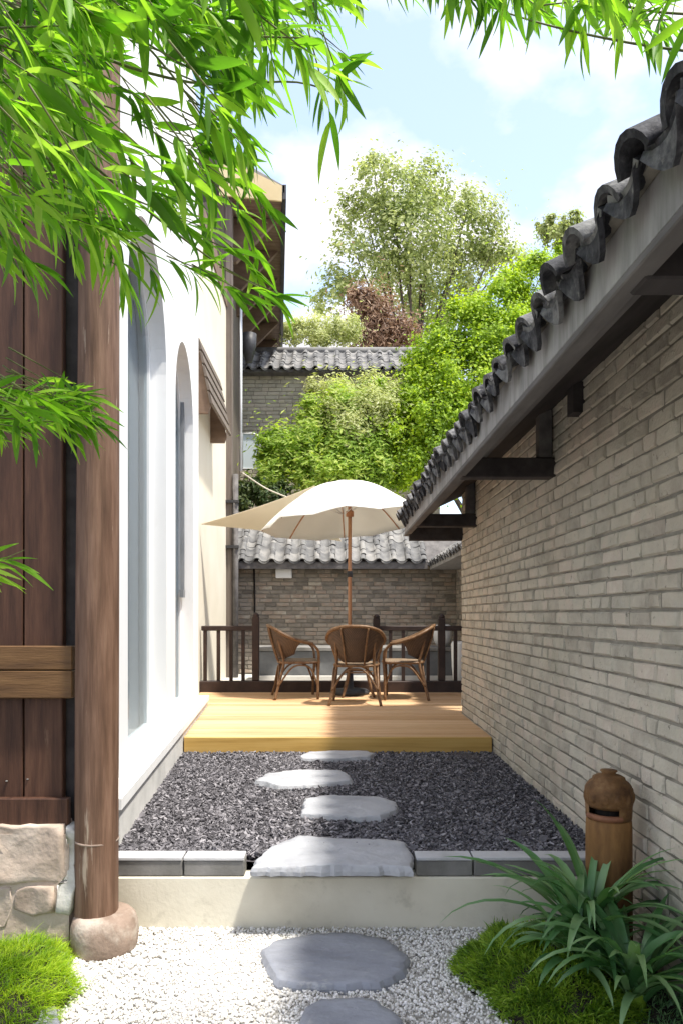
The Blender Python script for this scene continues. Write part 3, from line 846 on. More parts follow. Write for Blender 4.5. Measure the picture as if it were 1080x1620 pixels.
# ------------------------------------------------------------------ railing
def railing(label, x0, x1, posts, newels, y=9.66):
    t_ = thing('deck_railing', ((x0 + x1) / 2, y, DZ), label, 'railing', 'railings at the rear of the deck')
    B = MB(); B.box(x0, x1, y - .03, y + .03, 1.235, 1.30, bev=.008); B.build('top_rail', M['rail'], t_)
    for px in posts:
        x = (px - 530) / F * y
        B = MB(); B.box(x - .022, x + .022, y - .022, y + .022, .582, 1.234); B.build('baluster', M['rail'], t_)
    for (px, zt2) in newels:
        x = (px - 530) / F * y
        B = MB(); B.box(x - .045, x + .045, y - .045, y + .045, .582, zt2, bev=.008); B.lathe([(.04, zt2), (.045, zt2 + .02), (.02, zt2 + .05), (0, zt2 + .055)], 10, (x, y, 0)); B.build('newel_post', M['rail'], t_)
    return t_
railing('dark brown railing beside the cream wall on the left of the deck', -1.74, -1.06, (325, 346, 366, 385), ((405, 1.42),))
railing('dark brown railing behind the chairs on the right of the deck', .56, 2.5, (617, 637, 676, 719.5, 745, 770), ((595, 1.4), (697.5, 1.40)))
o = MB(); o.box(-1.76, 2.6, 9.59, 9.73, .40, .58, bev=.008)
tag(o.build('deck_beam', M['rail']), 'long dark brown beam along the rear edge of the deck', 'beam')

# ------------------------------------------------------------------ chairs, table, umbrella
def make_chair(loc, rz, label):
    t_ = thing('rattan_chair', (0, 0, 0), label, 'chair', 'rattan armchairs on the deck')
    rt = M['rattan']
    def tb(name, pts, r, n=5, parent=t_, mat=rt):
        B = MB(); B.tube(pts, r, 8, n); return B.build(name, mat, parent)
    # seat ring and woven seat
    ring = [(-.23, .2, .435), (-.24, 0, .435), (-.2, -.2, .435), (0, -.25, .435), (.2, -.2, .435), (.24, 0, .435), (.23, .2, .435), (0, .24, .435), (-.23, .2, .435)]
    tb('seat_frame', ring, .016)
    B = MB()
    rg = crm(ring[:-1] + [ring[0]], 4)[:-1]
    m_ = len(rg); vs = []
    for k, (s, z) in enumerate(((1.0, .445), (.96, .462), (.6, .455), (.0, .448))):
        vs += [(p.x * s, p.y * s, z) for p in rg]
    vs += [(p.x * .97, p.y * .97, .428) for p in rg]
    fs = []
    for k in range(3):
        for i in range(m_):
            i2 = (i + 1) % m_
            fs.append((k * m_ + i, k * m_ + i2, (k + 1) * m_ + i2, (k + 1) * m_ + i))
    fs.append(tuple(range(4 * m_, 5 * m_))[::-1])
    B.add(vs, fs, True); B.build('seat', M['woven_pale'], t_)
    # legs: the front ones carry on up as arm posts, the rear ones splay out
    for s in (-1, 1):
        tb('leg', [(s * .27, .20, .0), (s * .245, .205, .25), (s * .235, .215, .45), (s * .27, .2, .58), (s * .29, .12, .665)], .016)
        tb('leg', [(s * .285, -.31, .0), (s * .235, -.25, .22), (s * .205, -.2, .43), (s * .21, -.24, .62), (s * .23, -.29, .82)], .016)
    # top rail: horseshoe from arm to arm
    top = [(-.29, .14, .66), (-.315, .0, .69), (-.32, -.15, .745), (-.27, -.29, .82), (-.15, -.36, .865), (0, -.38, .875), (.15, -.36, .865), (.27, -.29, .82), (.32, -.15, .745), (.315, 0, .69), (.29, .14, .66)]
    tb('back_frame', top, .019)
    # woven back: sheet from the rail down to the rear of the seat
    tp = [Vector(p) for p in crm(top, 4)]
    tp = tp[4:-4]
    B = MB(); vs = []; mm = len(tp); K = 7
    for k in range(K):
        w = k / (K - 1)
        for i, p in enumerate(tp):
            a = (i / (mm - 1) - .5) * 2
            lo = Vector((.2 * math.sin(a * 1.45), -.235 * math.cos(a * 1.25) - .005, .47 + .12 * max(0, abs(a) - .5)))
            q = p.lerp(lo, w)
            vs.append((q.x, q.y - .02 * math.sin(w * math.pi), q.z))
    fs = []
    for k in range(K - 1):
        for i in range(mm - 1):
            fs.append((k * mm + i, k * mm + i + 1, (k + 1) * mm + i + 1, (k + 1) * mm + i))
    b0 = len(vs)
    vs += [(x * .975, y + .012, z) for x, y, z in vs]
    fs += [tuple(b0 + q for q in f[::-1]) for f in fs]
    B.add(vs, fs, True); B.build('backrest', M['woven'], t_)
    for s in (-.1, .1):
        tb('back_slat', [(s * 1.5, -.372, .855), (s * 1.25, -.33, .68), (s, -.255, .45)], .011)
    # curved braces below the seat
    for s in (-1, 1):
        tb('side_brace', [(s * .255, -.265, .16), (s * .245, -.12, .36), (s * .24, 0, .405), (s * .24, .12, .36), (s * .255, .2, .16)], .011)
    tb('rear_brace', [(-.255, -.275, .16), (-.12, -.245, .36), (0, -.24, .4), (.12, -.245, .36), (.255, -.275, .16)], .011)
    tb('front_brace', [(-.25, .2, .2), (-.12, .21, .36), (0, .215, .4), (.12, .21, .36), (.25, .2, .2)], .011)
    t_.location = loc
    t_.rotation_euler = (0, 0, rz)
    return t_
def onDeck(px, d): return ((px - 530) / F * d, d, DZ + .002)
make_chair(onDeck(563, 8.42), R(-4), 'brown rattan armchair seen from behind, under the umbrella pole')
make_chair(onDeck(473, 9.0), R(-82), 'brown rattan armchair turned side-on, nearest the left railing')
make_chair(onDeck(636, 8.92), R(84), 'brown rattan armchair turned side-on, nearest the brick wall')

tb_ = thing('round_table', onDeck(566, 9.12), 'small round brown table half hidden between the rattan chairs', 'table')
ox, oy, oz = tb_.location
B = MB(); B.lathe([(0, .68), (.30, .68), (.315, .69), (.315, .705), (.30, .715), (0, .715)], 28, (ox, oy, oz)); B.build('table_top', M['woven'], tb_)
for k in range(4):
    a = R(45 + 90 * k)
    B = MB(); B.tube([(ox + .27 * math.cos(a), oy + .27 * math.sin(a), oz), (ox + .16 * math.cos(a), oy + .16 * math.sin(a), oz + .3), (ox + .2 * math.cos(a), oy + .2 * math.sin(a), oz + .68)], .016, 8, 6); B.build('leg', M['rattan'], tb_)
B = MB(); B.tube([(ox + .17 * math.cos(a), oy + .17 * math.sin(a), oz + .3) for a in np.linspace(0, 2 * math.pi, 25)], .01, 6); B.build('stretcher', M['rattan'], tb_)

ux, uy = (553 - 530) / F * 9.35, 9.35
um = thing('garden_umbrella', (ux, uy, DZ), 'white garden umbrella with wooden pole over the chairs', 'umbrella')
B = MB(); B.lathe([(0, 0), (.24, 0), (.25, .03), (.22, .06), (.05, .08), (.04, .3), (0, .3)], 24, (ux, uy, DZ + .002)); B.build('base', M['metal_dark'], um)
B = MB(); B.tube([(ux, uy, DZ + .05), (ux, uy, 3.05)], .024, 12); B.build('pole', M['pole_wood'], um)
B = MB(); B.lathe([(.024, 0), (.034, .005), (.034, .07), (.024, .075)], 12, (ux, uy, 1.92)); B.build('pole_joint', M['metal_dark'], um)
NR = 8; RR = 1.07; HH = .53; ZR = 2.60
cx, cy = ux - .06, uy
tiltM = Matrix.Translation((cx, cy, ZR)) @ Matrix.Rotation(R(-5.0), 4, 'Y') @ Matrix.Rotation(R(-3.5), 4, 'X')
def canopy_pt(a, w, drop=0):
    sec = 2 * math.pi / NR
    loc = ((a + sec / 2) % sec - sec / 2)            # angle from the nearest rib
    f = math.cos(sec / 2) / math.cos(sec / 2 - abs(loc))   # straight edge between rib ends
    f = 1 - (1 - f) * 1.0 - .02 * (1 - abs(loc) / (sec / 2)) * 0
    rr = RR * w * (1 - (1 - math.cos(sec / 2) / max(math.cos((sec / 2 - (sec / 2 - abs(loc)))), .01) * 1) * 0)
    edge = math.cos(sec / 2) / math.cos(sec / 2 - abs(loc) if abs(loc) < sec / 2 else 0)
    rad = RR * w * (1 - (1 - edge) * w)
    sag = .035 * w * (abs(loc) / (sec / 2)) ** 1.5
    z = HH * (1 - w ** 1.9) - sag - drop
    return Vector((rad * math.cos(a), rad * math.sin(a), z))
B = MB(); vs = []; NA = 64; NW = 12
for sh in (0, .008):
    for k in range(NW + 1):
        w = max(k / NW, .002)
        for i in range(NA):
            vs.append(tiltM @ canopy_pt(2 * math.pi * i / NA + .2, w, sh))
fs = []
st = (NW + 1) * NA
for k in range(NW):
    for i in range(NA):
        i2 = (i + 1) % NA
        fs.append((k * NA + i, (k + 1) * NA + i, (k + 1) * NA + i2, k * NA + i2))
        fs.append((st + k * NA + i, st + k * NA + i2, st + (k + 1) * NA + i2, st + (k + 1) * NA + i))
for i in range(NA):
    i2 = (i + 1) % NA
    fs.append((NW * NA + i, st + NW * NA + i, st + NW * NA + i2, NW * NA + i2))
B.add(vs, fs, True); B.build('canopy', M['canopy'], um)
for k in range(NR):
    a = 2 * math.pi * k / NR
    B = MB(); B.tube([tiltM @ canopy_pt(a, w, .022) for w in np.linspace(.03, .985, 9)], .009, 6); B.build('rib', M['pole_wood'], um)
    B = MB(); B.tube([tiltM @ Vector((0.03 * math.cos(a), .03 * math.sin(a), .12)), tiltM @ canopy_pt(a, .5, .03)], .006, 6); B.build('strut', M['frame_white'], um)
B = MB(); B.lathe([(.03, .08), (.05, .085), (.05, .15), (.03, .155)], 12, (ux, uy, ZR)); B.build('hub', M['pole_wood'], um)

# tan shade sail strung behind the umbrella
sail_c = [P(318, 829, 9.6), P(498, 768, 10.0), P(540, 856, 12.2)]
B = MB(); vs = []; N_ = 14; idx = {}
for sh in (0, 1):
    for i in range(N_ + 1):
        for j in range(N_ + 1 - i):
            a, b2 = i / N_, j / N_; c2 = 1 - a - b2
            p = sail_c[0] * c2 + sail_c[1] * a + sail_c[2] * b2
            ctr = (sail_c[0] + sail_c[1] + sail_c[2]) / 3
            pull = 0.55 * (a * b2 + b2 * c2 + a * c2 - 3 * a * b2 * c2 * 1.0)
            p = p.lerp(ctr, pull * .55)
            p.z -= .5 * a * b2 * c2 + sh * .006
            idx[(sh, i, j)] = len(vs); vs.append(p)
fs = []
for i in range(N_):
    for j in range(N_ - i):
        for sh in (0, 1):
            f = [idx[(sh, i, j)], idx[(sh, i + 1, j)], idx[(sh, i, j + 1)]]
            fs.append(f if sh == 0 else f[::-1])
            if j < N_ - i - 1:
                f = [idx[(sh, i + 1, j)], idx[(sh, i + 1, j + 1)], idx[(sh, i, j + 1)]]
                fs.append(f if sh == 0 else f[::-1])
B.add(vs, fs, True)
tag(B.build('shade_sail', M['sail']), 'tan cloth shade sail stretched behind the white umbrella', 'sail')
B = MB(); B.tube([P(384, 748, 12.3), P(420, 772, 12.3), P(455, 787, 11.6)], .012, 6, 6)
tag(B.build('guy_rope', M['rope']), 'pale rope running from the grey post down to the shade sail', 'rope')

# ------------------------------------------------------------------ white building on the left
wb = thing('white_building', (-1.5, 6.0, 0), 'white plastered building with tall arched windows along the mulch bed', 'building')
WN, WF, WT = 3.62, 8.2, 7.0          # near end, far end, top
LZ = 0.545
def FP(y, off, z): return Vector((-0.867 - 0.0786 * y + off, y, z))
ops = [(4.31, 5.82, 3.33), (6.34, 7.68, 3.33)]      # y0, y1, spring height
def facade():
    B = MB()
    ys = [WN]
    for (a, b2, sp) in ops:
        c = (a + b2) / 2; rr = (b2 - a) / 2
        ys += [c - rr * math.cos(t2) for t2 in np.linspace(0, math.pi, 25)]
    ys.append(WF)
    def hole(y, side):
        for (a, b2, sp) in ops:
            if a - 1e-6 <= y <= b2 + 1e-6:
                c = (a + b2) / 2; rr = (b2 - a) / 2
                return sp + math.sqrt(max(0, rr * rr - (y - c) ** 2)) * 0.98
        return None
    for i in range(len(ys) - 1):
        ya, yb = ys[i], ys[i + 1]
        mid = (ya + yb) / 2
        if hole(mid, 0) is None:
            za = zb = LZ
        else:
            za, zb = hole(ya, 1), hole(yb, 0)
        B.add([FP(ya, 0, za), FP(yb, 0, zb), FP(yb, 0, WT), FP(ya, 0, WT)], [(0, 1, 2, 3)])
        if hole(mid, 0) is not None:     # soffit of the arch
            B.add([FP(ya, 0, za), FP(yb, 0, zb), FP(yb, -.22, zb), FP(ya, -.22, za)], [(3, 2, 1, 0)], True)
    for (a, b2, sp) in ops:
        B.add([FP(a, 0, LZ), FP(a, 0, sp), FP(a, -.22, sp), FP(a, -.22, LZ)], [(0, 1, 2, 3)])
        B.add([FP(b2, 0, LZ), FP(b2, 0, sp), FP(b2, -.22, sp), FP(b2, -.22, LZ)], [(3, 2, 1, 0)])
    # the ends, the top and the rear of the block
    def q(a, b2, c, d): B.add([a, b2, c, d], [(0, 1, 2, 3)])
    D = -5.0
    q(FP(WN, 0, 0), FP(WN, 0, WT), FP(WN, D, WT), FP(WN, D, 0))
    q(FP(WF, 0, 0), FP(WF, D, 0), FP(WF, D, WT), FP(WF, 0, WT))
    q(FP(WN, 0, WT), FP(WF, 0, WT), FP(WF, D, WT), FP(WN, D, WT))
    q(FP(WN, D, 0), FP(WN, D, WT), FP(WF, D, WT), FP(WF, D, 0))
    return B.build('wall', M['white'], wb)
facade()
B = MB()
def run(B, ya, yb, o0, o1, z0, z1, dz=0.0):
    B.hexa([FP(ya, o0, z0), FP(ya, o1, z0), FP(yb, o1, z0), FP(yb, o0, z0)], [FP(ya, o0, z1), FP(ya, o1, z1), FP(yb, o1, z1), FP(yb, o0, z1)])
run(B, WN - .02, WF + .06, -.32, .112, LZ - .055, LZ); B.build('ledge', M['white'], wb)
B = MB(); run(B, WN, WF + .03, -.3, .098, 0.0, LZ - .057); B.build('plinth', M['plinth'], wb)
# windows
for k, (a, b2, sp) in enumerate(ops):
    c = (a + b2) / 2; rr = (b2 - a) / 2
    fr = MB()
    arc = [(c - rr * math.cos(t2), sp + rr * .98 * math.sin(t2)) for t2 in np.linspace(0, math.pi, 17)]
    outl = [(a, LZ)] + arc + [(b2, LZ)]
    inn = [(c + (y - c) * (1 - .05 / rr), LZ + .05 if z <= LZ + 1e-6 else (z if z <= sp else sp + (z - sp) * (1 - .05 / rr))) for (y, z) in outl]
    for i in range(len(outl)):
        i2 = (i + 1) % len(outl)
        p0, p1, q0, q1 = outl[i], outl[i2], inn[i], inn[i2]
        fr.hexa([FP(p0[0], -.17, p0[1]), FP(p1[0], -.17, p1[1]), FP(q1[0], -.17, q1[1]), FP(q0[0], -.17, q0[1])],
                [FP(p0[0], -.125, p0[1]), FP(p1[0], -.125, p1[1]), FP(q1[0], -.125, q1[1]), FP(q0[0], -.125, q0[1])])
    win = fr.build('window', M['frame_white'], wb)
    g_ = MB()
    poly = [FP(y, -.145, z) for (y, z) in inn]
    poly2 = [FP(y, -.153, z) for (y, z) in inn]
    n_ = len(poly)
    g_.add(poly + poly2, [tuple(range(n_)), tuple(range(n_, 2 * n_))[::-1]] + [(i, i + n_, (i + 1) % n_ + n_, (i + 1) % n_) for i in range(n_)])
    g_.build('pane', M['glass'], win)
    cu = MB()
    cu.add([FP(y, -.215, z) for (y, z) in outl] , [tuple(range(len(outl)))])
    cu.build('blind', M['curtain'], win)
    if k == 1:
        # slim grey casement frame folded back against the far jamb
        s_ = MB()
        run(s_, b2 - .075, b2 - .02, -.122, -.085, 1.70, 3.72)
        run(s_, b2 - .16, b2 - .02, -.122, -.08, 1.62, 1.698)
        s_.build('casement', M['frame_grey'], win)

# ------------------------------------------------------------------ cream building beyond it
cb = thing('cream_building', (-1.8, 10.3, 0), 'cream plastered house wall behind the left railing with grey corner post', 'building')
CX = lambda y: -1.574 - .019 * y
B = MB()
B.hexa([(CX(8.1), 8.1, .0), (-6, 8.1, .0), (-6, 12.35, .0), (CX(12.35), 12.35, .0)], [(CX(8.1), 8.1, 6.55), (-6, 8.1, 6.55), (-6, 12.35, 6.55), (CX(12.35), 12.35, 6.55)])
B.build('wall', M['cream'], cb)
B = MB(); B.hexa([(-6, 8.22, 6.56), (CX(8.2) + .02, 8.22, 6.56), (CX(12.3) + .02, 12.35, 6.56), (-6, 12.35, 6.56)], [(-6, 8.22, 6.9), (CX(8.2) + .02, 8.22, 6.9), (CX(12.3) + .02, 12.35, 6.9), (-6, 12.35, 6.9)])
B.build('timber_frieze', M['soffit'], cb)
x = (369 - 530) / F * 12.4
B = MB(); B.box(x - .11, x + .0, 12.3, 12.45, .40, 8.7, bev=.01); B.build('corner_post', M['brown_post'], cb)
B = MB(); B.tube([(x + .055, 12.3, .40), (x + .055, 12.3, 3.78)], .048, 10); B.build('downpipe', M['grey_timber'], cb)
for z in (1.2, 2.55, 3.3):
    B = MB(); B.box(x - .13, x + .115, 12.235, 12.3, z, z + .045); B.build('pipe_clamp', M['metal_dark'], cb)
# slanted timber hood on the cream wall
h0, h1 = 9.0, 10.6
B = MB()
def hood(y): return [Vector((CX(y) + .0, y, 4.80)), Vector((CX(y) + .07, y, 4.80)), Vector((CX(y) + .23, y, 3.98)), Vector((CX(y) + .2, y, 3.90)), Vector((CX(y), y, 3.90))]
def prism(B, A, C):
    n_ = len(A)
    B.add(A + C, [tuple(range(n_)), tuple(range(n_, 2 * n_))[::-1]] + [(i, i + n_, (i + 1) % n_ + n_, (i + 1) % n_) for i in range(n_)])
hood_o = None
B = MB(); prism(B, [p + Vector((0, 0, 0)) for p in hood(h0)], hood(h0 + .06)); hood_o = B.build('window_hood', M['soffit'], cb)
B = MB(); prism(B, hood(h1 - .06), hood(h1)); B.build('hood_cheek', M['soffit'], hood_o)
for k in range(5):
    f0, f1 = k / 5, (k + .82) / 5
    a = Vector((CX(h0) + .075 + .16 * f0, 0, 4.8 - .82 * f0)); c = Vector((CX(h0) + .075 + .16 * f1, 0, 4.8 - .82 * f1))
    B = MB(); prism(B, [Vector((a.x, h0 - .03, a.z)), Vector((a.x + .025, h0 - .03, a.z)), Vector((c.x + .035, h0 - .03, c.z)), Vector((c.x, h0 - .03, c.z))],
                    [Vector((a.x, h1 + .03, a.z)), Vector((a.x + .025, h1 + .03, a.z)), Vector((c.x + .035, h1 + .03, c.z)), Vector((c.x, h1 + .03, c.z))])
    B.build('hood_board', M['brown_post'], hood_o)

# rear wing with the tall eave
rw = thing('rear_wing', (-2.0, 16, 0), 'brown rear wing with deep timber eave rising above the cream wall', 'building')
WX = lambda y: -1.80 - .0786 * (y - 12.4)
B = MB(); B.hexa([(-6, 12.46, 0), (WX(12.46), 12.46, 0), (WX(20), 20, 0), (-6, 20, 0)], [(-6, 12.46, 8.4), (WX(12.46), 12.46, 8.4), (WX(20), 20, 8.4), (-6, 20, 8.4)])
B.build('wall', M['brown_post'], rw)
EXR = lambda y: .126 - .0786 * y
def eave_pt(y, x, z): return Vector((x, y, z))
B = MB()
ya, yb = 12.2, 20.2
B.hexa([(EXR(ya), ya, 8.40), (EXR(yb), yb, 8.40), (-4, yb, 10.2), (-4, ya, 10.2)], [(EXR(ya), ya, 8.52), (EXR(yb), yb, 8.52), (-4, yb, 10.34), (-4, ya, 10.34)])
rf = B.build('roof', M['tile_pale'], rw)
B = MB(); B.hexa([(EXR(ya) - .05, ya + .02, 8.36), (EXR(yb) - .05, yb, 8.36), (WX(yb), yb, 8.4), (WX(ya), ya + .02, 8.4)], [(EXR(ya) - .05, ya + .02, 8.395), (EXR(yb) - .05, yb, 8.395), (WX(yb), yb, 8.6), (WX(ya), ya + .02, 8.6)])
B.build('soffit', M['soffit'], rw)
B = MB(); B.hexa([(EXR(ya) - .03, ya, 8.30), (EXR(yb) - .03, yb, 8.30), (EXR(yb) + .03, yb, 8.30), (EXR(ya) + .03, ya, 8.30)], [(EXR(ya) - .03, ya, 8.54), (EXR(yb) - .03, yb, 8.54), (EXR(yb) + .03, yb, 8.54), (EXR(ya) + .03, ya, 8.54)])
B.build('gutter', M['metal_dark'], rw)
B = MB(); prism(B, [Vector((EXR(ya) - .04, ya - .04, 8.25)), Vector((EXR(ya) - .04, ya - .04, 8.5)), Vector((-1.9, ya - .04, 9.0)), Vector((-1.9, ya - .04, 8.35))], [Vector((EXR(ya) - .04, ya, 8.25)), Vector((EXR(ya) - .04, ya, 8.5)), Vector((-1.9, ya, 9.0)), Vector((-1.9, ya, 8.35))])
B.build('gable_panel', M['yellow_plaster'], rw)
for y in np.arange(12.9, 20, 1.15):
    B = MB(); B.hexa([(WX(y), y, 7.6), (WX(y), y + .1, 7.6), (WX(y) + .12, y + .1, 7.6), (WX(y) + .12, y, 7.6)], [(WX(y), y, 8.36), (WX(y), y + .1, 8.36), (EXR(y) - .1, y + .1, 8.355), (EXR(y) - .1, y, 8.355)])
    B.build('eave_bracket', M['soffit'], rw)
x = (381.5 - 530) / F * 12.6
B = MB(); B.tube([(x, 12.62, 3.9), (x, 12.62, 6.7)], .022, 10); B.build('white_downpipe', M['pipe'], rw)
B = MB(); B.lathe([(0, 0), (.06, 0), (.13, .28), (.14, .5), (0, .5)], 14, ((394 - 530) / F * 13.2, 13.2, 5.95)); B.build('rain_hopper', M['metal_dark'], rw)

# ------------------------------------------------------------------ back garden walls
bw = thing('rear_garden_wall', (0.2, 13.1, .4), 'brown-grey brick garden wall with scalloped tile coping behind the deck', 'wall')
B = MB(); B.box(-1.9, 2.3, 13.012, 13.3, .40, 2.36); B.build('mortar_core', M['mortar'], bw)
sp_ = lay_courses(-1.9, 2.12, .42, 2.34, seed=15)
M['brick_brown'] = surf('brown_brick', [(0.18, (0.17, 0.15, 0.125)), (0.4, (0.26, 0.23, 0.19)), (0.58, (0.33, 0.29, 0.24)), (0.75, (0.32, 0.25, 0.195)), (0.9, (0.43, 0.39, 0.32))], scale=5, detail=8, rough=0.9, bump=0.4, bscale=60, island=0.65, obj_rand=True)
big = sorted(sp_, key=lambda s: -s[2])[:300]
bs = set(big)
r_ = random.Random(21); off = wloc(bw)
BR2 = []
for me in BRICKS:
    m2 = me.copy(); m2.name = 'brick_brown'; m2.materials.clear(); m2.materials.append(M['brick_brown']); BR2.append(m2)
for (u, z, L, h) in big:
    link('brick', r_.choice(BR2), bw, Vector((u, 13.035 + r_.uniform(-.004, .003), z)) - off, (0, 0, R(90)), (0.07, L, h))
rest = [s for s in sp_ if s not in bs]
if rest:
    o = joined_bricks('bricks', rest, lambda v: np.stack([v[:, 1], v[:, 0] + 13.0, v[:, 2]], -1), bw, M['brick_brown']); tag(o, kind='stuff')
B = MB(); prism(B, [Vector((-1.9, 12.72, 2.30)), Vector((-1.9, 12.72, 2.36)), Vector((-1.9, 13.75, 3.08)), Vector((-1.9, 13.75, 2.30))], [Vector((2.3, 12.72, 2.30)), Vector((2.3, 12.72, 2.36)), Vector((2.3, 13.75, 3.08)), Vector((2.3, 13.75, 2.30))])
cop = B.build('coping', M['grey_timber'], bw)
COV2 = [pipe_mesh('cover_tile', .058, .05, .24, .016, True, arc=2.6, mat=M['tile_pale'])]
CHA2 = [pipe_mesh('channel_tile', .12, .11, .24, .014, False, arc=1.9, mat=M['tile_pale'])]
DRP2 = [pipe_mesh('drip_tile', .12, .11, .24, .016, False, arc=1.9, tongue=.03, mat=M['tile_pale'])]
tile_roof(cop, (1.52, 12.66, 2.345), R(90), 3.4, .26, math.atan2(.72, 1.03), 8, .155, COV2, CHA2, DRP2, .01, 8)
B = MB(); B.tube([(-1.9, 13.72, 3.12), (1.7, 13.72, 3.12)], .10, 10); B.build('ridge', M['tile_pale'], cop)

sw = thing('side_garden_wall', (2.2, 11, .4), 'short brick side wall with tiled eave joining the rear garden wall', 'wall')
B = MB(); B.box(2.125, 2.4, 7.75, 13.0, .40, 2.36); B.build('mortar_core', M['mortar'], sw)
sp2 = lay_courses(7.75, 13.0, .42, 2.34, seed=17)
o = joined_bricks('bricks', sp2, lambda v: v + np.array([2.115, 0, 0]), sw, M['brick_brown']); tag(o, kind='stuff')
B = MB(); prism(B, [Vector((1.62, 7.75, 2.22)), Vector((1.62, 7.75, 2.30)), Vector((2.6, 7.75, 2.9)), Vector((2.6, 7.75, 2.22))], [Vector((1.62, 12.7, 2.22)), Vector((1.62, 12.7, 2.30)), Vector((2.6, 12.7, 2.9)), Vector((2.6, 12.7, 2.22))])
cop2 = B.build('coping', M['eave_board'], sw)
tile_roof(cop2, (1.58, 7.9, 2.29), 0, 4.8, .26, math.atan2(.6, .98), 7, .155, COV2, CHA2, DRP2, .01, 18)

B = MB(); B.box(-1.85, 1.58, 12.70, 12.715, 2.235, 2.345); B.build('eave_board', M['grey_timber'], bw)
x, z = (449.5 - 530) / F * 12.95, EYE - (907 - 973) / F * 12.95
B = MB(); B.box(x - .14, x + .14, 12.86, 12.97, z - .085, z + .075, bev=.01)
tag(B.build('junction_box', M['frame_white']), 'small white electrical box under the eave of the rear garden wall', 'box')
x = (402 - 530) / F * 12.95
B = MB(); B.tube([(x, 12.97, 2.25), (x + .01, 12.97, 1.6), (x, 12.97, .9)], .016, 6, 5)
tag(B.build('black_cable', M['near_black']), 'black cable hanging down the rear garden wall near the grey post', 'cable')

# low planter and bits behind the railing
pl = thing('low_planter', (.3, 11.7, .4), 'long grey low planter in front of the rear garden wall', 'planter')
B = MB(); B.box(-1.22, 1.86, 11.5, 12.2, .40, .88, bev=.01); B.build('body', M['planter'], pl)
B = MB(); B.box(-1.26, 1.9, 11.46, 12.24, .882, .94, bev=.008); B.build('coping', M['curb'], pl)
B = MB(); B.box(-1.24, 1.88, 11.42, 11.497, .401, .5, bev=.006); B.build('foot_kerb', M['paving'], pl)
B = MB(); c_ = ((699 - 530) / F * 11.8, 11.8, .942); B.lathe([(0, 0), (.09, 0), (.14, .1), (.155, .26), (.13, .33), (.1, .345), (.08, .33), (.06, .28), (0, .28)], 20, c_)
tag(B.build('white_pot', M['frame_white']), 'round white pot standing on the low planter behind the right railing', 'pot')
B = MB(); c_ = ((728 - 530) / F * 10.6, 10.6, .402); B.lathe([(0, 0), (.1, 0), (.13, .3), (.14, .62), (.12, .66), (.1, .64), (.09, .5), (0, .5)], 20, c_)
tag(B.build('white_pot', M['frame_white']), 'tall white pot on the paving just behind the brick wall corner', 'pot')

# upper brick building behind
ub = thing('upper_brick_house', (0, 17.3, .4), 'tall grey brick house with tiled roof rising behind the garden bamboo', 'building')
B = MB(); B.box(-2.6, 2.4, 17.012, 21, .4, 7.0); B.build('mortar_core', M['mortar'], ub)
sp3 = lay_courses(-2.6, 2.4, 2.8, 7.0, seed=23, course=.09, lens=(.3, .3, .3, .16))
o = joined_bricks('bricks', sp3, lambda v: np.stack([v[:, 1], v[:, 0] + 17.0, v[:, 2]], -1), ub); tag(o, kind='stuff')
B = MB(); prism(B, [Vector((-2.6, 16.7, 6.93)), Vector((-2.6, 16.7, 6.99)), Vector((-2.6, 17.9, 7.75)), Vector((-2.6, 17.9, 6.93))], [Vector((2.4, 16.7, 6.93)), Vector((2.4, 16.7, 6.99)), Vector((2.4, 17.9, 7.75)), Vector((2.4, 17.9, 6.93))])
ubr = B.build('roof', M['grey_timber'], ub)
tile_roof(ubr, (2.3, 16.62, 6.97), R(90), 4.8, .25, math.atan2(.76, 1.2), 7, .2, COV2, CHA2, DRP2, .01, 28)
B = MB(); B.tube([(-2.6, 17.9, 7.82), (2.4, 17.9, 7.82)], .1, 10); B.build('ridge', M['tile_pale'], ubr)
# white-framed frosted screen
scx0, scx1 = (384 - 530) / F * 16.4, (411 - 530) / F * 16.4
z0_, z1_ = EYE - (742 - 973) / F * 16.4, EYE - (686 - 973) / F * 16.4
sc_ = thing('glass_screen', ((scx0 + scx1) / 2, 16.4, z0_), 'rounded white-framed frosted glass screen above the garden wall beside the pale pipe', 'screen')
outl = [(scx0, z0_), (scx1, z0_), (scx1, z1_ - .15), (scx1 - .05, z1_ - .03), (scx1 - .14, z1_), (scx0, z1_)]
B = MB(); prism(B, [Vector((a, 16.4, b2)) for a, b2 in outl], [Vector((a, 16.43, b2)) for a, b2 in outl]); B.build('pane', M['frost'], sc_)
B = MB(); B.tube([(a, 16.39, b2) for a, b2 in outl + [outl[0]]], .022, 8); B.build('frame', M['frame_white'], sc_)
for xx_ in (scx0 + .05, scx1 - .05):
    B = MB(); B.box(xx_ - .02, xx_ + .02, 16.43, 17.02, z0_ + .1, z0_ + .14); B.build('bracket', M['frame_white'], sc_)

# ------------------------------------------------------------------ foreground timber wall and log column
gw = thing('timber_wall', (-1.8, 3.27, 0), 'dark red-brown timber board wall beside the log column', 'wall')
GY = 3.24
xs = [(-12, 38), (38, 101)]
edges = [-2.25, -2.08, -1.91, -1.74]
bx = [(p - 530) / F * GY for p in (-70, -18, 38, 100)]
r_ = random.Random(2)
cols = [(-2.32, -2.12), (-2.115, -1.9), (-1.895, -1.69), (-1.685, bx[2] - .004), (bx[2] + .004, bx[3])]
cols[3] = (-1.55, bx[2] - .004); cols[2] = (-1.76, -1.555)
for (a, b2) in cols:
    B = MB(); B.box(a, b2, GY - r_.uniform(0, .006), GY + .04, .52, 4.9, bev=.004); B.build('board', M['board'], gw)
B = MB(); B.box(-2.4, bx[3] + .06, GY + .045, GY + .07, .5, 4.9); B.build('backing', M['dark_timber'], gw)
rx = (115 - 530) / F * 3.19
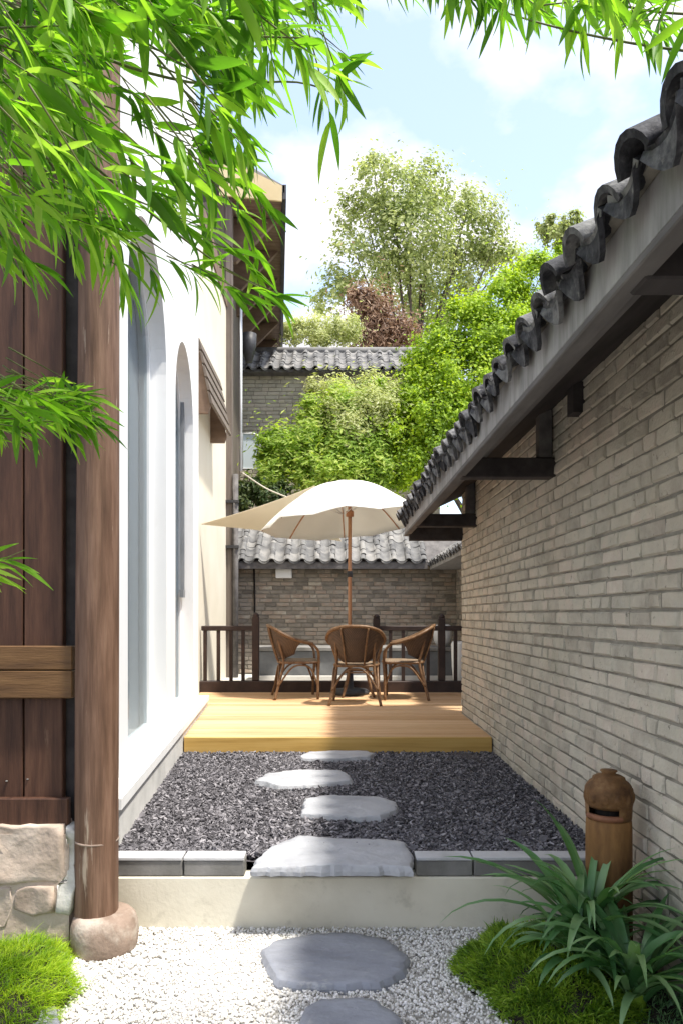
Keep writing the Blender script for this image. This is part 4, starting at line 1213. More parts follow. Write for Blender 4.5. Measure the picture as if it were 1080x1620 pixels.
for (ya, yb) in ((1022, 1060), (1061, 1105)):
    z1 = EYE - (ya - 973) / F * 3.19; z0 = EYE - (yb - 973) / F * 3.19
    B = MB(); B.box(-2.4, rx, GY - .055, GY - .008, z0 + .001, z1, bev=.004); B.build('rail', M['golden_rail'], gw)
z1 = EYE - (1263 - 973) / F * 3.2; z0 = EYE - (1306 - 973) / F * 3.2
B = MB(); B.box(-2.4, (109 - 530) / F * 3.2, GY - .045, GY - .008, z0, z1, bev=.004); B.build('sill_rail', M['board'], gw)
B = MB(); B.box(-2.4, bx[3] + .1, GY - .06, GY + .08, 4.9, 5.1, bev=.006); B.build('head_beam', M['dark_timber'], gw)
for (px, py) in ((12, 1236), (45, 1233)):
    p = P(px, py, GY); B = MB(); B.lathe([(0, 0), (.006, .001), (.005, .004), (0, .005)], 8, (p.x, GY - .006, p.z)); B.build('nail', M['curb'], gw)

sb = thing('stone_base', (-1.8, 3.25, 0), 'cracked beige stone base below the timber wall', 'stone base')
SY = 3.16
def rock(name, poly, y0, y1, parent, mat, seed):
    """stone with an outline in photograph pixels, face at y0"""
    r = random.Random(seed)
    out = []
    m = len(poly)
    for i in range(m):
        p, q = Vector(poly[i]), Vector(poly[(i + 1) % m])
        k = max(1, int((q - p).length / 14))
        for j in range(k):
            w = p.lerp(q, j / k)
            out.append((w.x + r.uniform(-1.5, 1.5), w.y + r.uniform(-1.5, 1.5)))
    cx_ = sum(p[0] for p in out) / len(out); cy_ = sum(p[1] for p in out) / len(out)
    vs = []; n_ = len(out)
    ph = [r.uniform(0, 6.28) for _ in range(6)]
    def rel(x, z):
        return .007 * math.sin(11 * x + 9 * z + ph[0]) + .005 * math.sin(-19 * x + 23 * z + ph[1]) + .004 * math.sin(37 * x + 15 * z + ph[2]) + (.008 if math.sin(8 * x - 13 * z + ph[3]) > .3 else 0)
    for (s, yy_, j) in ((1, y1, 0), (1, y0 + .02, 0), (.975, y0 + .004, .5), (.9, y0, 1), (.75, y0, 1), (.55, y0, 1), (.35, y0, 1), (.15, y0, 1)):
        for (a, b2) in out:
            q = P(cx_ + (a - cx_) * s, cy_ + (b2 - cy_) * s, SY)
            vs.append((q.x, yy_ + j * rel(q.x, q.z), q.z))
    q = P(cx_, cy_, SY); vs.append((q.x, y0 + rel(q.x, q.z), q.z))
    fs = []
    for k in range(7):
        for i in range(n_):
            i2 = (i + 1) % n_
            fs.append((k * n_ + i, k * n_ + i2, (k + 1) * n_ + i2, (k + 1) * n_ + i))
    for i in range(n_):
        fs.append((7 * n_ + i, 7 * n_ + (i + 1) % n_, len(vs) - 1))
    B = MB(); B.add(vs, fs, True); return B.build(name, mat, parent)
rock('stone', [(-90, 1309), (100, 1307), (103, 1398), (60, 1396), (20, 1400), (-90, 1405)], SY, SY + .12, sb, M['stone'], 1)
rock('stone', [(24, 1408), (60, 1401), (84, 1404), (86, 1445), (50, 1450), (20, 1440)], SY, SY + .12, sb, M['stone'], 2)
rock('stone', [(-90, 1410), (16, 1405), (20, 1432), (8, 1470), (-90, 1480)], SY, SY + .12, sb, M['stone'], 3)
rock('mortar_edge', [(104, 1310), (118, 1316), (121, 1345), (114, 1372), (124, 1395), (116, 1425), (108, 1452), (88, 1446), (88, 1402), (105, 1400)], SY + .004, SY + .1, sb, M['mortar_pale'], 4)
B = MB(); B.box(-2.4, -1.14, SY + .012, SY + .14, -.02, .5); B.build('core', M['stone'], sb)

cl = thing('log_column', (-1.0, 3.2, 0), 'round weathered brown log column on a bulging stone foot', 'column')
r_ = random.Random(5)
cxl, cyl = (154 - 530) / F * 3.2, 3.2
B = MB()
zs = np.linspace(.15, 4.9, 40)
vs = []; sg = 20
ph = [r_.uniform(0, 6.28) for _ in range(6)]
for z in zs:
    rr = .0925 - .0035 * z * .6
    lean = .012 * (z - .15) / 4
    for s in range(sg):
        a = 2 * math.pi * s / sg
        q = rr * (1 + .018 * math.sin(3 * a + ph[0] + z * .6) + .012 * math.sin(5 * a + ph[1] - z * 1.3) + .012 * math.sin(z * 2.1 + ph[2]))
        vs.append((cxl + lean + q * math.cos(a), cyl + q * math.sin(a), z))
fs = [(i * sg + s, i * sg + (s + 1) % sg, (i + 1) * sg + (s + 1) % sg, (i + 1) * sg + s) for i in range(39) for s in range(sg)]
B.add(vs, fs, True); B.build('shaft', M['log'], cl)
B = MB(); B.lathe([(.088, 0), (.0925, .003), (.092, .009), (.087, .012)], 20, (cxl, cyl, EYE - (1330 - 973) / F * 3.2)); B.build('iron_band', M['log_stone'], cl)
fx = (166 - 530) / F * 3.2
B = MB(); B.lathe([(0, -.02), (.125, -.02), (.138, .015), (.143, .06), (.141, .105), (.13, .14), (.112, .158), (.09, .163), (0, .163)], 32, (fx, cyl, 0)); B.build('stone_foot', M['log_stone'], cl)

# ------------------------------------------------------------------ clay lantern
ln = thing('clay_lantern', ((962 - 530) / F * 3.1, 3.1, 0), 'brown clay garden lantern with domed lid against the brick wall', 'lantern')
c_ = ln.location
LS = .93
Zp = lambda py: EYE - (py - 973) / F * 3.1
B = MB(); B.lathe([(r0 * LS, z0) for (r0, z0) in [(0, 0), (.1, 0), (.102, .1), (.1, Zp(1310)), (.098, Zp(1296)), (.09, Zp(1293)), (0, Zp(1293))]], 28, c_); B.build('body', M['terracotta'], ln)
B = MB(); B.lathe([(r0 * LS, z0) for (r0, z0) in [(.06, Zp(1293) - .01), (.06, Zp(1268))]], 20, c_); B.build('dark_core', M['near_black'], ln)  # near-black cylinder, stands in for the shade inside the open mouth
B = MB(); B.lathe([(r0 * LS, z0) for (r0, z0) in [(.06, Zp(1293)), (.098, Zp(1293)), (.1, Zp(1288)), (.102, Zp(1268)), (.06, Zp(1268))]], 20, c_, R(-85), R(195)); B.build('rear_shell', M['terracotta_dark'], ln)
B = MB(); B.lathe([(r0 * LS, z0) for (r0, z0) in [(.085, Zp(1293) - .004), (.1, Zp(1292)), (.106, Zp(1288)), (.1, Zp(1284)), (.085, Zp(1284))]], 18, c_, R(185), R(285)); B.build('mouth_lip', M['lip'], ln)
B = MB(); B.lathe([(r0 * LS, z0) for (r0, z0) in [(.06, Zp(1272)), (.095, Zp(1275)), (.103, Zp(1270)), (.106, Zp(1258)), (.104, Zp(1246)), (.098, Zp(1243))]], 28, c_); B.build('brow', M['terracotta_dark'], ln)
B = MB(); B.lathe([(r0 * LS, z0) for (r0, z0) in [(.1, Zp(1246)), (.098, Zp(1242)), (.085, Zp(1236)), (.072, Zp(1233)), (.07, Zp(1229)), (.055, Zp(1226)), (.032, Zp(1224)), (.03, Zp(1222)), (.038, Zp(1219.5)), (.036, Zp(1218)), (0, Zp(1217.5))]], 28, c_)
B.build('lid', M['terracotta_dark'], ln)
for k in range(11):
    a_ = 2 * math.pi * k / 11 + .2
    zz = Zp(1258)
    c2 = (c_[0] + .092 * math.cos(a_), c_[1] + .092 * math.sin(a_), zz)
    vs = []; fs = []
    for i in range(6):
        for j in range(8):
            th = math.pi * i / 5; ph_ = 2 * math.pi * j / 8
            lx, ly, lz = .012 * math.sin(th) * math.cos(ph_), .022 * math.sin(th) * math.sin(ph_), .026 * math.cos(th)
            vs.append((c2[0] + lx * math.cos(a_) - ly * math.sin(a_), c2[1] + lx * math.sin(a_) + ly * math.cos(a_), c2[2] + lz - .3 * abs(ly)))
    for i in range(5):
        for j in range(8):
            fs.append((i * 8 + j, i * 8 + (j + 1) % 8, (i + 1) * 8 + (j + 1) % 8, (i + 1) * 8 + j))
    B = MB(); B.add(vs, fs, True); B.build('carved_petal', M['terracotta_dark'], ln)

# ------------------------------------------------------------------ blades and leaves
def blades(pos, dirs, L, w, droop, seg, r):
    """flat tapering blades; pos (n,3), dirs (n,3) unit, L, w (n,), droop (n,) -> verts, faces"""
    n = len(pos)
    side = np.cross(dirs, np.array([0, 0, 1.0])); nn = np.linalg.norm(side, axis=1, keepdims=True)
    side = np.where(nn > 1e-4, side / np.maximum(nn, 1e-6), np.array([1.0, 0, 0]))
    tw = r.uniform(-.9, .9, n)[:, None]
    up2 = np.cross(side, dirs)
    side = side * np.cos(tw) + up2 * np.sin(tw)
    k = seg + 1
    V = np.zeros((n, k, 2, 3))
    for i in range(k):
        t_ = i / seg
        p = pos + dirs * (L * t_)[:, None]
        p[:, 2] -= droop * L * t_ ** 2
        ww = (w * (1 - t_) ** .75 * .5)[:, None] if i < seg else np.full((n, 1), 1e-4)
        V[:, i, 0] = p - side * ww; V[:, i, 1] = p + side * ww
    Fb = np.array([(2 * i, 2 * i + 1, 2 * i + 3, 2 * i + 2) for i in range(seg)])
    Fc = (Fb[None] + (np.arange(n) * 2 * k)[:, None, None]).reshape(-1, 4)
    return V.reshape(-1, 3), Fc

def tuft_field(name, cx, cy, rx, ry, h, n, Lr, wr, mat, label, cat, seed, clip=None):
    r = np.random.default_rng(seed)
    u = r.uniform(-1, 1, (n * 2, 2)); u = u[(u ** 2).sum(1) < 1][:n]
    th = np.arctan2(u[:, 1], u[:, 0])
    wob = 1 + .12 * np.sin(3 * th + seed) + .08 * np.sin(7 * th)
    x = cx + u[:, 0] * rx * wob; y = cy + u[:, 1] * ry * wob
    z = h * np.sqrt(np.maximum(0, 1 - (u ** 2).sum(1))) * (1 + .22 * np.sin(17 * x + seed) * np.sin(19 * y) + .12 * np.sin(41 * x) * np.sin(37 * y + seed))
    if clip is not None:
        k = clip(x, y); x, y, z, u = x[k], y[k], z[k], u[k]
    nn = len(x)
    d = np.stack([u[:, 0] * .8 + r.normal(0, .45, nn), u[:, 1] * .8 + r.normal(0, .45, nn), r.uniform(.5, 1.2, nn)], -1)
    d /= np.linalg.norm(d, axis=1, keepdims=True)
    L = r.uniform(*Lr, nn) * np.where(r.random(nn) < .05, 1.7, 1.0); w = r.uniform(*wr, nn)
    V, Fc = blades(np.stack([x, y, z - .01], -1), d, L, w, r.uniform(.1, .8, nn), 3, r)
    o = link(name, np_mesh(name, V, Fc, mat))
    # the soil mound below it
    g = 24; vs = [(cx, cy, h * .9)]
    for i in range(1, 7):
        for s in range(g):
            a = 2 * math.pi * s / g; q = i / 6
            wb_ = 1 + .12 * math.sin(3 * a + seed) + .08 * math.sin(7 * a)
            vs.append((cx + rx * q * wb_ * math.cos(a), cy + ry * q * wb_ * math.sin(a), h * .93 * math.sqrt(max(0, 1 - q * q)) - .01))
    fs = [(0, 1 + s, 1 + (s + 1) % g) for s in range(g)]
    for i in range(5):
        for s in range(g):
            fs.append((1 + i * g + s, 1 + (i + 1) * g + s, 1 + (i + 1) * g + (s + 1) % g, 1 + i * g + (s + 1) % g))
    B = MB(); B.add(vs, fs, True); m_ = B.build('mound', M['soil'], o)
    tag(o, label, cat, kind='stuff')
    return o
tuft_field('bright_grass', -1.36, 2.72, .42, .40, .14, 15000, (.03, .075), (.0022, .0042), M['grass'], 'bright green fine grass mound beside the log column', 'grass', 4)
tuft_field('moss_grass', .84, 2.86, .32, .44, .15, 24000, (.018, .055), (.004, .009), M['moss'], 'low green mossy ground cover between gravel and strap leaves', 'ground cover', 6)
tuft_field('dark_ground_cover', 1.12, 2.55, .26, .55, .06, 3500, (.02, .05), (.003, .006), M['strap'], 'dark low ground cover under the strap leaves by the brick wall', 'ground cover', 9)

def strap_leaf(a, elev, L, w, bend, r):
    """broad arching strap leaf from the origin, heading a"""
    B = MB(); n = 9
    d = Vector((math.cos(a), math.sin(a), 0)); sd = Vector((-math.sin(a), math.cos(a), 0))
    p = Vector((0, 0, 0)); e = elev; vs = []
    tw = r.uniform(-.25, .25)
    for i in range(n + 1):
        t_ = i / n
        ww = w * .5 * (0.75 + .45 * math.sin(min(1, t_ * 1.6) * math.pi * .5)) * (1 - t_ ** 3.2) + .0006
        up = Vector((-d.x * math.sin(e), -d.y * math.sin(e), math.cos(e)))
        s2 = sd * math.cos(tw * t_ * 2) + up * math.sin(tw * t_ * 2)
        vs += [p - s2 * ww + up * ww * .35, p, p + s2 * ww + up * ww * .35]
        p = p + (d * math.cos(e) + Vector((0, 0, math.sin(e)))) * (L / n)
        e -= bend / n * (0.5 + 1.2 * t_)
    fs = []
    for i in range(n):
        q = i * 3
        fs += [(q, q + 1, q + 4, q + 3), (q + 1, q + 2, q + 5, q + 4)]
    B.add(vs, fs, True)
    me = bpy.data.meshes.new('leaf'); me.from_pydata([tuple(v) for v in B.v], [], B.f)
    me.polygons.foreach_set('use_smooth', [True] * len(B.f)); me.update(); me.materials.append(M['strap'])
    return me
def strap_plant(loc, n, Lr, label, seed, a_rng=(0, 6.28)):
    r = random.Random(seed)
    t_ = thing('strap_leaf_plant', loc, label, 'plant', 'strap-leaved plants by the brick wall')
    for i in range(n):
        a = a_rng[0] + (a_rng[1] - a_rng[0]) * (i + r.uniform(-.4, .4)) / n
        inner = r.random()
        me = strap_leaf(a, R(r.uniform(35, 80)), r.uniform(*Lr) * (1.05 - .25 * inner), r.uniform(.024, .04), r.uniform(.9, 2.1), r)
        link('leaf', me, t_, (r.uniform(-.03, .03), r.uniform(-.03, .03), 0))
    B = MB(); B.lathe([(0, -.03), (.04, -.02), (.035, .03), (.015, .06), (0, .065)], 10, loc); B.build('crown_base', M['moss'], t_)
    return t_
strap_plant((1.0, 2.93, .16), 66, (.4, .62), 'broad strap-leaved plant in front of the clay lantern', 1)
strap_plant((1.06, 2.62, .08), 58, (.36, .58), 'broad strap-leaved plant in the lower corner by the brick wall', 2)
strap_plant((.92, 2.78, .1), 34, (.28, .46), 'strap-leaved plant arching over the mossy ground cover', 3)
# grassy dry tuft at the foot of the wall
r_ = np.random.default_rng(31)
n = 60
a = r_.uniform(0, 6.28, n)
d = np.stack([np.cos(a) * .6, np.sin(a) * .6, r_.uniform(.5, 1.2, n)], -1); d /= np.linalg.norm(d, axis=1, keepdims=True)
V, Fc = blades(np.stack([1.16 + r_.normal(0, .03, n), 2.86 + r_.normal(0, .04, n), np.full(n, .02)], -1), d, r_.uniform(.2, .38, n), r_.uniform(.004, .009, n), r_.uniform(.3, 1.1, n), 6, r_)
V[:, 0] = np.minimum(V[:, 0], RW - .012)
tag(link('dry_grass_tuft', np_mesh('dry_grass_tuft', V, Fc, M['plume'])), 'thin straw-coloured grass tuft at the foot of the brick wall', 'plant', kind='stuff')

# ------------------------------------------------------------------ bamboo in the foreground
def bamboo_leaf_mesh(seed, L=1.0):
    r = random.Random(seed)
    n = 7; vs = []
    cv = r.uniform(.05, .35); sd = r.uniform(-.12, .12)
    for i in range(n + 1):
        t_ = i / n
        w = .093 * (math.sin(math.pi * min(1, t_ * .93 + .07)) ** .75 * (1 - t_ * .35)) if 0 < i < n else .004
        x = t_; z = -cv * t_ * t_; y = sd * t_ * t_
        vs += [(x, y - w, z + w * .38), (x, y, z), (x, y + w, z + w * .38)]
    fs = []
    for i in range(n):
        q = i * 3
        fs += [(q, q + 3, q + 4, q + 1), (q + 1, q + 4, q + 5, q + 2)]
    me = bpy.data.meshes.new('leaf'); me.from_pydata(vs, [], fs)
    me.polygons.foreach_set('use_smooth', [True] * len(fs)); me.update(); me.materials.append(M['bamboo'])
    return me
BLF = [bamboo_leaf_mesh(i) for i in range(10)]
BLF_V = [np.array([v.co[:] for v in me.vertices]) for me in BLF]
BLF_F = [np.array([p.vertices[:] for p in me.polygons]) for me in BLF]

def frame_from(dir_, roll):
    x = dir_.normalized()
    y = Vector((0, 0, 1)).cross(x)
    if y.length < 1e-3: y = Vector((0, 1, 0))
    y.normalize(); z = x.cross(y)
    Rm = Matrix((x, y, z)).transposed()
    return Rm @ Matrix.Rotation(roll, 3, 'X')

def bamboo(name, label, root, fans, branches, seed, n_single=300, Lr=(.07, .14), culm=None):
    """fans: (px, py, depth, heading px vector); every fan is a twig tip with a spray of leaves"""
    r = random.Random(seed)
    t_ = thing(name, root, label, 'bamboo')
    off = wloc(t_)
    leaves = []
    tw = MB()
    for (px, py, d, hx, hy) in fans:
        p = P(px, py, d)
        h = Vector((hx, r.uniform(-.5, .5), -hy)).normalized()
        nl = r.randint(4, 8)
        back = [p - h * .16 + Vector((0, 0, .03)), p - h * .08 + Vector((0, 0, .015)), p]
        tw.tube(back, [.0022, .0016, .0009], 5, 3)
        for i in range(nl):
            q = p - h * r.uniform(0, .09)
            ang = r.uniform(-1.05, 1.05) * (0.4 if i == 0 else 1)
            ax = Vector((r.gauss(0, .35), 1, r.gauss(0, .35))).normalized()
            dr = Quaternion(ax, ang) @ h
            dr = (dr + Vector((0, 0, -r.uniform(0.0, .45)))).normalized()
            L = r.uniform(*Lr) * (0.75 if r.random() < .25 else 1)
            leaves.append((L / d, q, dr, r.uniform(-.9, .9), L, r.randrange(10)))
    for (pts, ra, rb) in branches:
        pp = [P(*q) for q in pts]
        tw.tube(pp, list(np.linspace(ra, rb, len(pp))), 7, 6)
    leaves.sort(key=lambda q: -q[0])
    for (_, q, dr, roll, L, k) in leaves[:n_single]:
        o = link('leaf', BLF[k], t_, q - off, frame_from(dr, roll).to_euler(), (L, L, L))
    VV = []; FF = []; base = 0
    for (_, q, dr, roll, L, k) in leaves[n_single:]:
        Rm = np.array(frame_from(dr, roll))
        v = (BLF_V[k] * L) @ Rm.T + np.array(q - off)
        VV.append(v); FF.append(BLF_F[k] + base); base += len(v)
    if VV:
        tag(link('leaves', np_mesh('leaves', np.concatenate(VV), np.concatenate(FF), M['bamboo'], True), t_), kind='stuff')
    tag(tw.build('twigs', M['twig'], t_), kind='stuff')
    if culm:
        B = MB(); B.tube(culm[0], culm[1], 10, 6); B.build('culm', M['culm'], t_)
    return t_

def bound_main(x):      # lower limit of the dense foliage in photograph pixels
    return float(np.interp(x, [-200, 0, 60, 130, 200, 260, 330, 390, 430, 470, 520, 560, 600], [430, 430, 415, 400, 440, 400, 420, 300, 185, 130, 150, 190, 110]))
r_ = random.Random(77)
fans = []
tries = 0
while len(fans) < 560 and tries < 60000:
    tries += 1
    x = r_.uniform(-160, 590); y = r_.uniform(-160, 470)
    b_ = bound_main(x)
    if y > b_ - 45: continue
    keep = 1.0 if x < 420 else .5
    if y > b_ - 170 and x > 150: keep *= .6
    if 170 < x < 330 and 60 < y < 350: keep *= .3         # the white wall shows through here
    if r_.random() > keep: continue
    d = r_.uniform(1.25, 2.35)
    fans.append((x, y, d, r_.uniform(.35, 1.0), r_.uniform(.05, .95)))
# the hanging sprays whose tips stand clear
for (x, y, hx, hy, d) in [(545, 150, .5, .9, 1.7), (560, 130, .9, .5, 1.7), (525, 190, .4, 1, 1.75), (500, 120, .7, .9, 1.6), (420, 330, .6, .7, 1.9), (390, 350, .7, .6, 1.9), (375, 400, .9, .35, 1.9),
                          (350, 440, .9, .25, 2.0), (400, 470, .95, .15, 1.9), (430, 450, .8, .5, 2.0), (345, 300, .5, .8, 1.9), (360, 260, .8, .5, 1.9), (230, 400, .8, .4, 1.8), (250, 440, .6, .8, 1.8),
                          (190, 430, .4, 1, 1.7), (210, 350, .9, .1, 1.8), (120, 410, .3, 1, 1.8), (60, 420, .8, .4, 1.7), (310, 430, .9, .4, 1.9), (200, 455, .2, 1, 1.8), (90, 330, .6, .4, 1.6), (20, 390, .7, .5, 1.5),
                          (330, 380, .3, 1, 2.0), (415, 415, .6, .8, 2.0), (470, 60, .5, .9, 1.5), (440, 120, .4, .9, 1.55), (400, 250, .4, .9, 1.8), (440, 470, 1, .2, 2.0)]:
    fans.append((x, y, d, hx, hy))
brs = [([(-150, -120, 1.7), (100, 60, 1.7), (300, 130, 1.8), (470, 130, 1.75), (550, 160, 1.75)], .005, .0012),
       ([(-150, 40, 1.8), (60, 190, 1.8), (230, 330, 1.85), (350, 420, 1.9), (440, 465, 1.95)], .005, .0012),
       ([(-150, 160, 1.6), (0, 260, 1.6), (100, 360, 1.7), (200, 430, 1.75)], .004, .0012),
       ([(0, -100, 1.7), (200, 40, 1.75), (330, 200, 1.85), (390, 340, 1.9)], .004, .0012),
       ([(0, 45, 1.5), (40, 25, 1.5), (90, -30, 1.5)], .004, .003)]
bamboo('bamboo_plant', 'bright green bamboo foliage hanging over the timber wall and white building', (-2.2, 1.6, 0), fans, brs, 5,
       culm=([(-2.2, 1.6, 0), (-2.15, 1.62, 2.0), (-1.9, 1.68, 3.4), (-1.2, 1.7, 4.2)], [.028, .024, .018, .006]))
fans2 = []
r_ = random.Random(78)
for k in range(46):
    x = r_.uniform(690, 1150)
    yb = float(np.interp(x, [560, 700, 780, 860, 960, 1080, 1200], [-30, -25, -10, 20, 40, 60, 70]))
    fans2.append((x, yb - r_.uniform(0, 70), r_.uniform(1.5, 2.1), r_.choice((-1, 1, 1)) * r_.uniform(.3, 1), r_.uniform(.05, .7)))
for (x, y, hx, hy) in [(790, 15, .05, 1), (765, 5, .4, .9), (905, 30, .3, 1), (925, 50, .1, 1), (1000, 60, .7, .7), (1040, 55, -.3, .9), (1020, 70, .6, .8), (560, -35, .2, 1), (590, -40, .3, 1), (645, -40, .2, 1), (730, -20, .1, 1), (870, 25, .6, .5), (610, -25, .6, .8), (680, -20, .3, 1), (700, -30, .7, .7), (560, -10, .5, .9), (740, -5, .8, .5)]:
    fans2.append((x, y, 1.8, hx, hy))
brs2 = [([(1250, 90, 1.8), (1080, 80, 1.8), (930, 55, 1.8), (800, 20, 1.8), (680, -30, 1.8)], .004, .0012), ([(1250, 20, 1.9), (1050, 20, 1.9), (850, -20, 1.9), (560, -60, 1.8)], .004, .0015)]
bamboo('bamboo_plant', 'bamboo branch reaching across the top of the sky above the tiled eave', (2.2, 1.4, 0), fans2, brs2, 6, n_single=250, Lr=(.08, .135),
       culm=([(2.2, 1.4, 0), (2.15, 1.45, 2.2), (1.9, 1.6, 3.2), (1.2, 1.8, 3.1)], [.022, .02, .012, .004]))
fans3 = []
r_ = random.Random(79)
for k in range(40):
    x = r_.uniform(-60, 145); y = 645 + r_.uniform(-35, 35) - .05 * x
    fans3.append((x, y, r_.uniform(1.6, 2.1), r_.uniform(.6, 1), r_.uniform(-.35, .45)))
for k in range(12):
    fans3.append((r_.uniform(110, 158), 640 + r_.uniform(-30, 30), r_.uniform(1.7, 2.0), r_.uniform(.8, 1), r_.uniform(-.3, .35)))
for k in range(9):
    fans3.append((r_.uniform(-60, 15), r_.uniform(880, 915), r_.uniform(1.6, 2.0), r_.uniform(.5, 1), r_.uniform(-.5, .5)))
brs3 = [([(-200, 700, 1.8), (-60, 670, 1.8), (60, 650, 1.8), (140, 640, 1.8)], .003, .001), ([(-200, 940, 1.8), (-40, 900, 1.8), (40, 870, 1.8)], .0025, .001)]
bamboo('bamboo_plant', 'low bamboo sprays reaching in front of the dark timber boards', (-1.7, 1.85, 0), fans3, brs3, 7, n_single=200, Lr=(.07, .12),
       culm=([(-1.7, 1.85, 0), (-1.68, 1.85, 1.2), (-1.5, 1.84, 2.1)], [.02, .018, .004]))

# ------------------------------------------------------------------ trees
def tree(name, label, cat, base, lobes, mat, n, leaf, seed, depth=(0.0, 0.0), trunk_r=.16, group=None, elong=1.6, shell=.45, trunk=True, bark='bark', flat=.0, clump=.13, per_clump=70, stray=.06):
    """lobes: (px, py, radius px, depth)"""
    r = np.random.default_rng(seed)
    t_ = thing(name, base, label, cat, group)
    off = np.array(base)
    C = []; Rd = []
    for (px, py, rp, d) in lobes:
        C.append(np.array(P(px, py, d))); Rd.append(rp / F * d)
    w = np.array(Rd) ** 2.2; w /= w.sum()
    per = (w * n).astype(int)
    PP = []; NN = []
    for c, rad, k in zip(C, Rd, per):
        # clumps inside each lobe so that the crown has light and dark masses and gaps
        nc = max(6, int(k / per_clump))
        u = r.normal(0, 1, (nc, 3)); u /= np.linalg.norm(u, axis=1, keepdims=True)
        cc = u * (rad * r.uniform(shell, 1.0, nc) ** .6)[:, None] * np.array([1, 1, .85])
        pick = r.integers(0, nc, k)
        o_ = r.normal(0, 1, (k, 3)) * rad * clump * r.uniform(.4, 1.5, (k, 1))
        o_ = np.where(r.random((k, 1)) < stray, o_ * 3.0, o_)
        pos = c + cc[pick] + o_
        PP.append(pos); nn = (cc[pick] + o_ * 1.5) / rad + r.normal(0, .55, (k, 3)) + np.array([.25, -.3, .75]); NN.append(nn)
    pos = np.concatenate(PP); nn = np.concatenate(NN); nn /= np.linalg.norm(nn, axis=1, keepdims=True)
    k = len(pos)
    a = r.normal(0, 1, (k, 3)); a[:, 2] -= flat
    t1 = np.cross(nn, a); t1 /= np.linalg.norm(t1, axis=1, keepdims=True); t2 = np.cross(nn, t1)
    s = leaf * r.uniform(.55, 1.3, k)
    l = (t1 * (s * elong)[:, None]) * .5; wv = (t2 * s[:, None]) * .5
    fold = nn * (s * .18)[:, None]
    V = np.stack([pos - l, pos + wv + fold, pos + l, pos - wv + fold], 1).reshape(-1, 3) - off
    Fc = np.arange(k * 4).reshape(-1, 4)
    tag(link('crown', np_mesh('crown', V, Fc, mat), t_))
    if trunk:
        top = sum((Vector(c) for c in C), Vector()) / len(C)
        b0 = Vector(base)
        B = MB()
        fork = b0.lerp(top, .62)
        B.tube([b0, b0.lerp(fork, .5) + Vector((trunk_r * .4, 0, 0)), fork, b0.lerp(top, .9)], [trunk_r, trunk_r * .8, trunk_r * .6, trunk_r * .2], 9, 6)
        B.build('trunk', M[bark], t_)
        for c, rad in zip(C, Rd):
            B = MB(); e = Vector(c) + Vector((0, 0, rad * .45))
            s0 = b0.lerp(top, random.uniform(.5, .68))
            B.tube([s0, s0.lerp(e, .5) + Vector((random.uniform(-.15, .15), random.uniform(-.1, .1), .12 * rad)), e], [trunk_r * .34, trunk_r * .2, trunk_r * .05], 6, 6)
            B.build('limb', M[bark], t_)
    return t_
tree('tall_tree', 'tall pale airy tree rising behind the rear roofs', 'tree', (2.6, 26, .4),
     [(620, 305, 62, 25), (680, 290, 48, 26), (575, 345, 45, 25.5), (650, 375, 70, 25), (735, 360, 60, 26.5), (785, 395, 36, 26), (560, 420, 50, 25), (640, 450, 70, 26), (725, 430, 60, 27), (530, 480, 38, 25), (745, 325, 30, 27), (590, 270, 30, 25.5), (680, 500, 55, 28), (800, 420, 40, 27)],
     M['tree'], 26000, .095, 41, trunk_r=.22, shell=.3, clump=.2, stray=.015)
tree('distant_tree', 'small distant tree beside the tiled eave against the sky', 'tree', (9.5, 31, .4),
     [(880, 365, 26, 31), (905, 352, 16, 31), (862, 352, 14, 31), (900, 385, 22, 31)], M['tree'], 5000, .1, 42, trunk_r=.14)
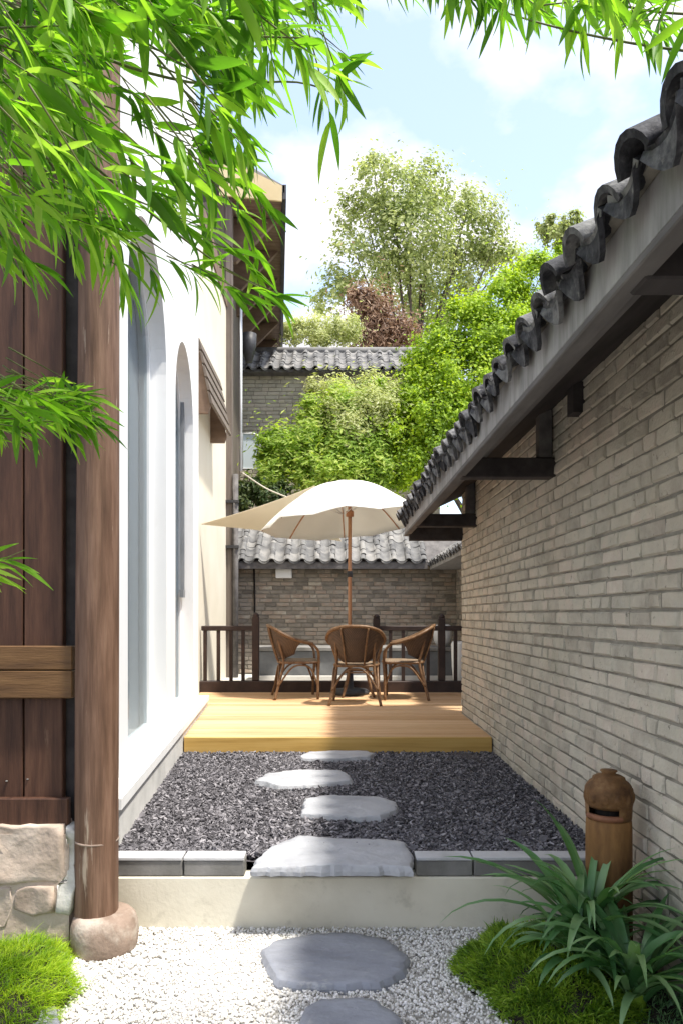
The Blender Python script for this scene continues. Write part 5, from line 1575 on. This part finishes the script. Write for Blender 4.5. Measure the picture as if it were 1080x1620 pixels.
tree('green_bush_tree', 'dense bright green broadleaf tree behind the brick wall eave', 'tree', (3.0, 16, .4),
     [(845, 445, 44, 16), (790, 480, 50, 15.8), (735, 520, 50, 15.6), (800, 545, 60, 15.2), (690, 570, 48, 15.5), (745, 600, 66, 15), (655, 630, 48, 15.2), (700, 665, 62, 14.8), (640, 690, 46, 15), (690, 735, 50, 14.6), (610, 620, 24, 15.5), (870, 415, 26, 16.5), (640, 750, 34, 14.6), (770, 690, 60, 15)],
     M['bush'], 90000, .05, 43, trunk_r=.13, shell=.4, per_clump=170, clump=.15)
tree('bamboo_clump', 'feathery bamboo clump behind the white umbrella', 'bamboo', (0.0, 15.0, .4),
     [(445, 715, 40, 15), (500, 700, 46, 15.2), (555, 715, 50, 15), (545, 655, 44, 15.3), (600, 705, 36, 15), (480, 740, 40, 14.8), (570, 750, 44, 14.8), (430, 750, 30, 14.8), (520, 760, 40, 14.6), (610, 745, 34, 14.7), (500, 660, 30, 15.3)],
     M['grove'], 40000, .038, 44, trunk_r=.05, elong=3.4, shell=.2, clump=.2, per_clump=150, flat=1.5, bark='culm')
tree('pale_bamboo', 'pale yellowish bamboo plume in front of the upper brick house', 'bamboo', (0.25, 15.9, .4),
     [(545, 520, 26, 18.6), (505, 525, 28, 18.6), (590, 615, 28, 16), (535, 625, 28, 15.8), (465, 525, 24, 18.4), (575, 640, 34, 15.0), (612, 655, 34, 14.9), (500, 615, 18, 16), (560, 680, 30, 14.7), (625, 625, 26, 15.2), (530, 650, 26, 15.0)],
     M['plume'], 26000, .034, 45, trunk_r=.03, elong=2.8, shell=.2, flat=1.5, bark='culm', clump=.22)
tree('dry_shrub', 'brown dried-out shrub at the foot of the tall pale tree', 'shrub', (1.2, 22, .4),
     [(590, 495, 36, 22), (610, 530, 36, 21.8), (565, 475, 22, 22), (640, 525, 26, 22), (580, 540, 24, 21.6)], M['dry'], 8000, .05, 46, trunk_r=.06, elong=4.0, shell=.2, clump=.3)
tree('dark_shrub', 'dark leafy shrub above the rear garden wall beside the grey post', 'shrub', (-1.55, 14.4, .4),
     [(400, 775, 22, 14.3), (425, 790, 22, 14.2), (390, 795, 18, 14.2), (445, 780, 18, 14.4)], M['vine'], 5200, .05, 47, trunk_r=.03)
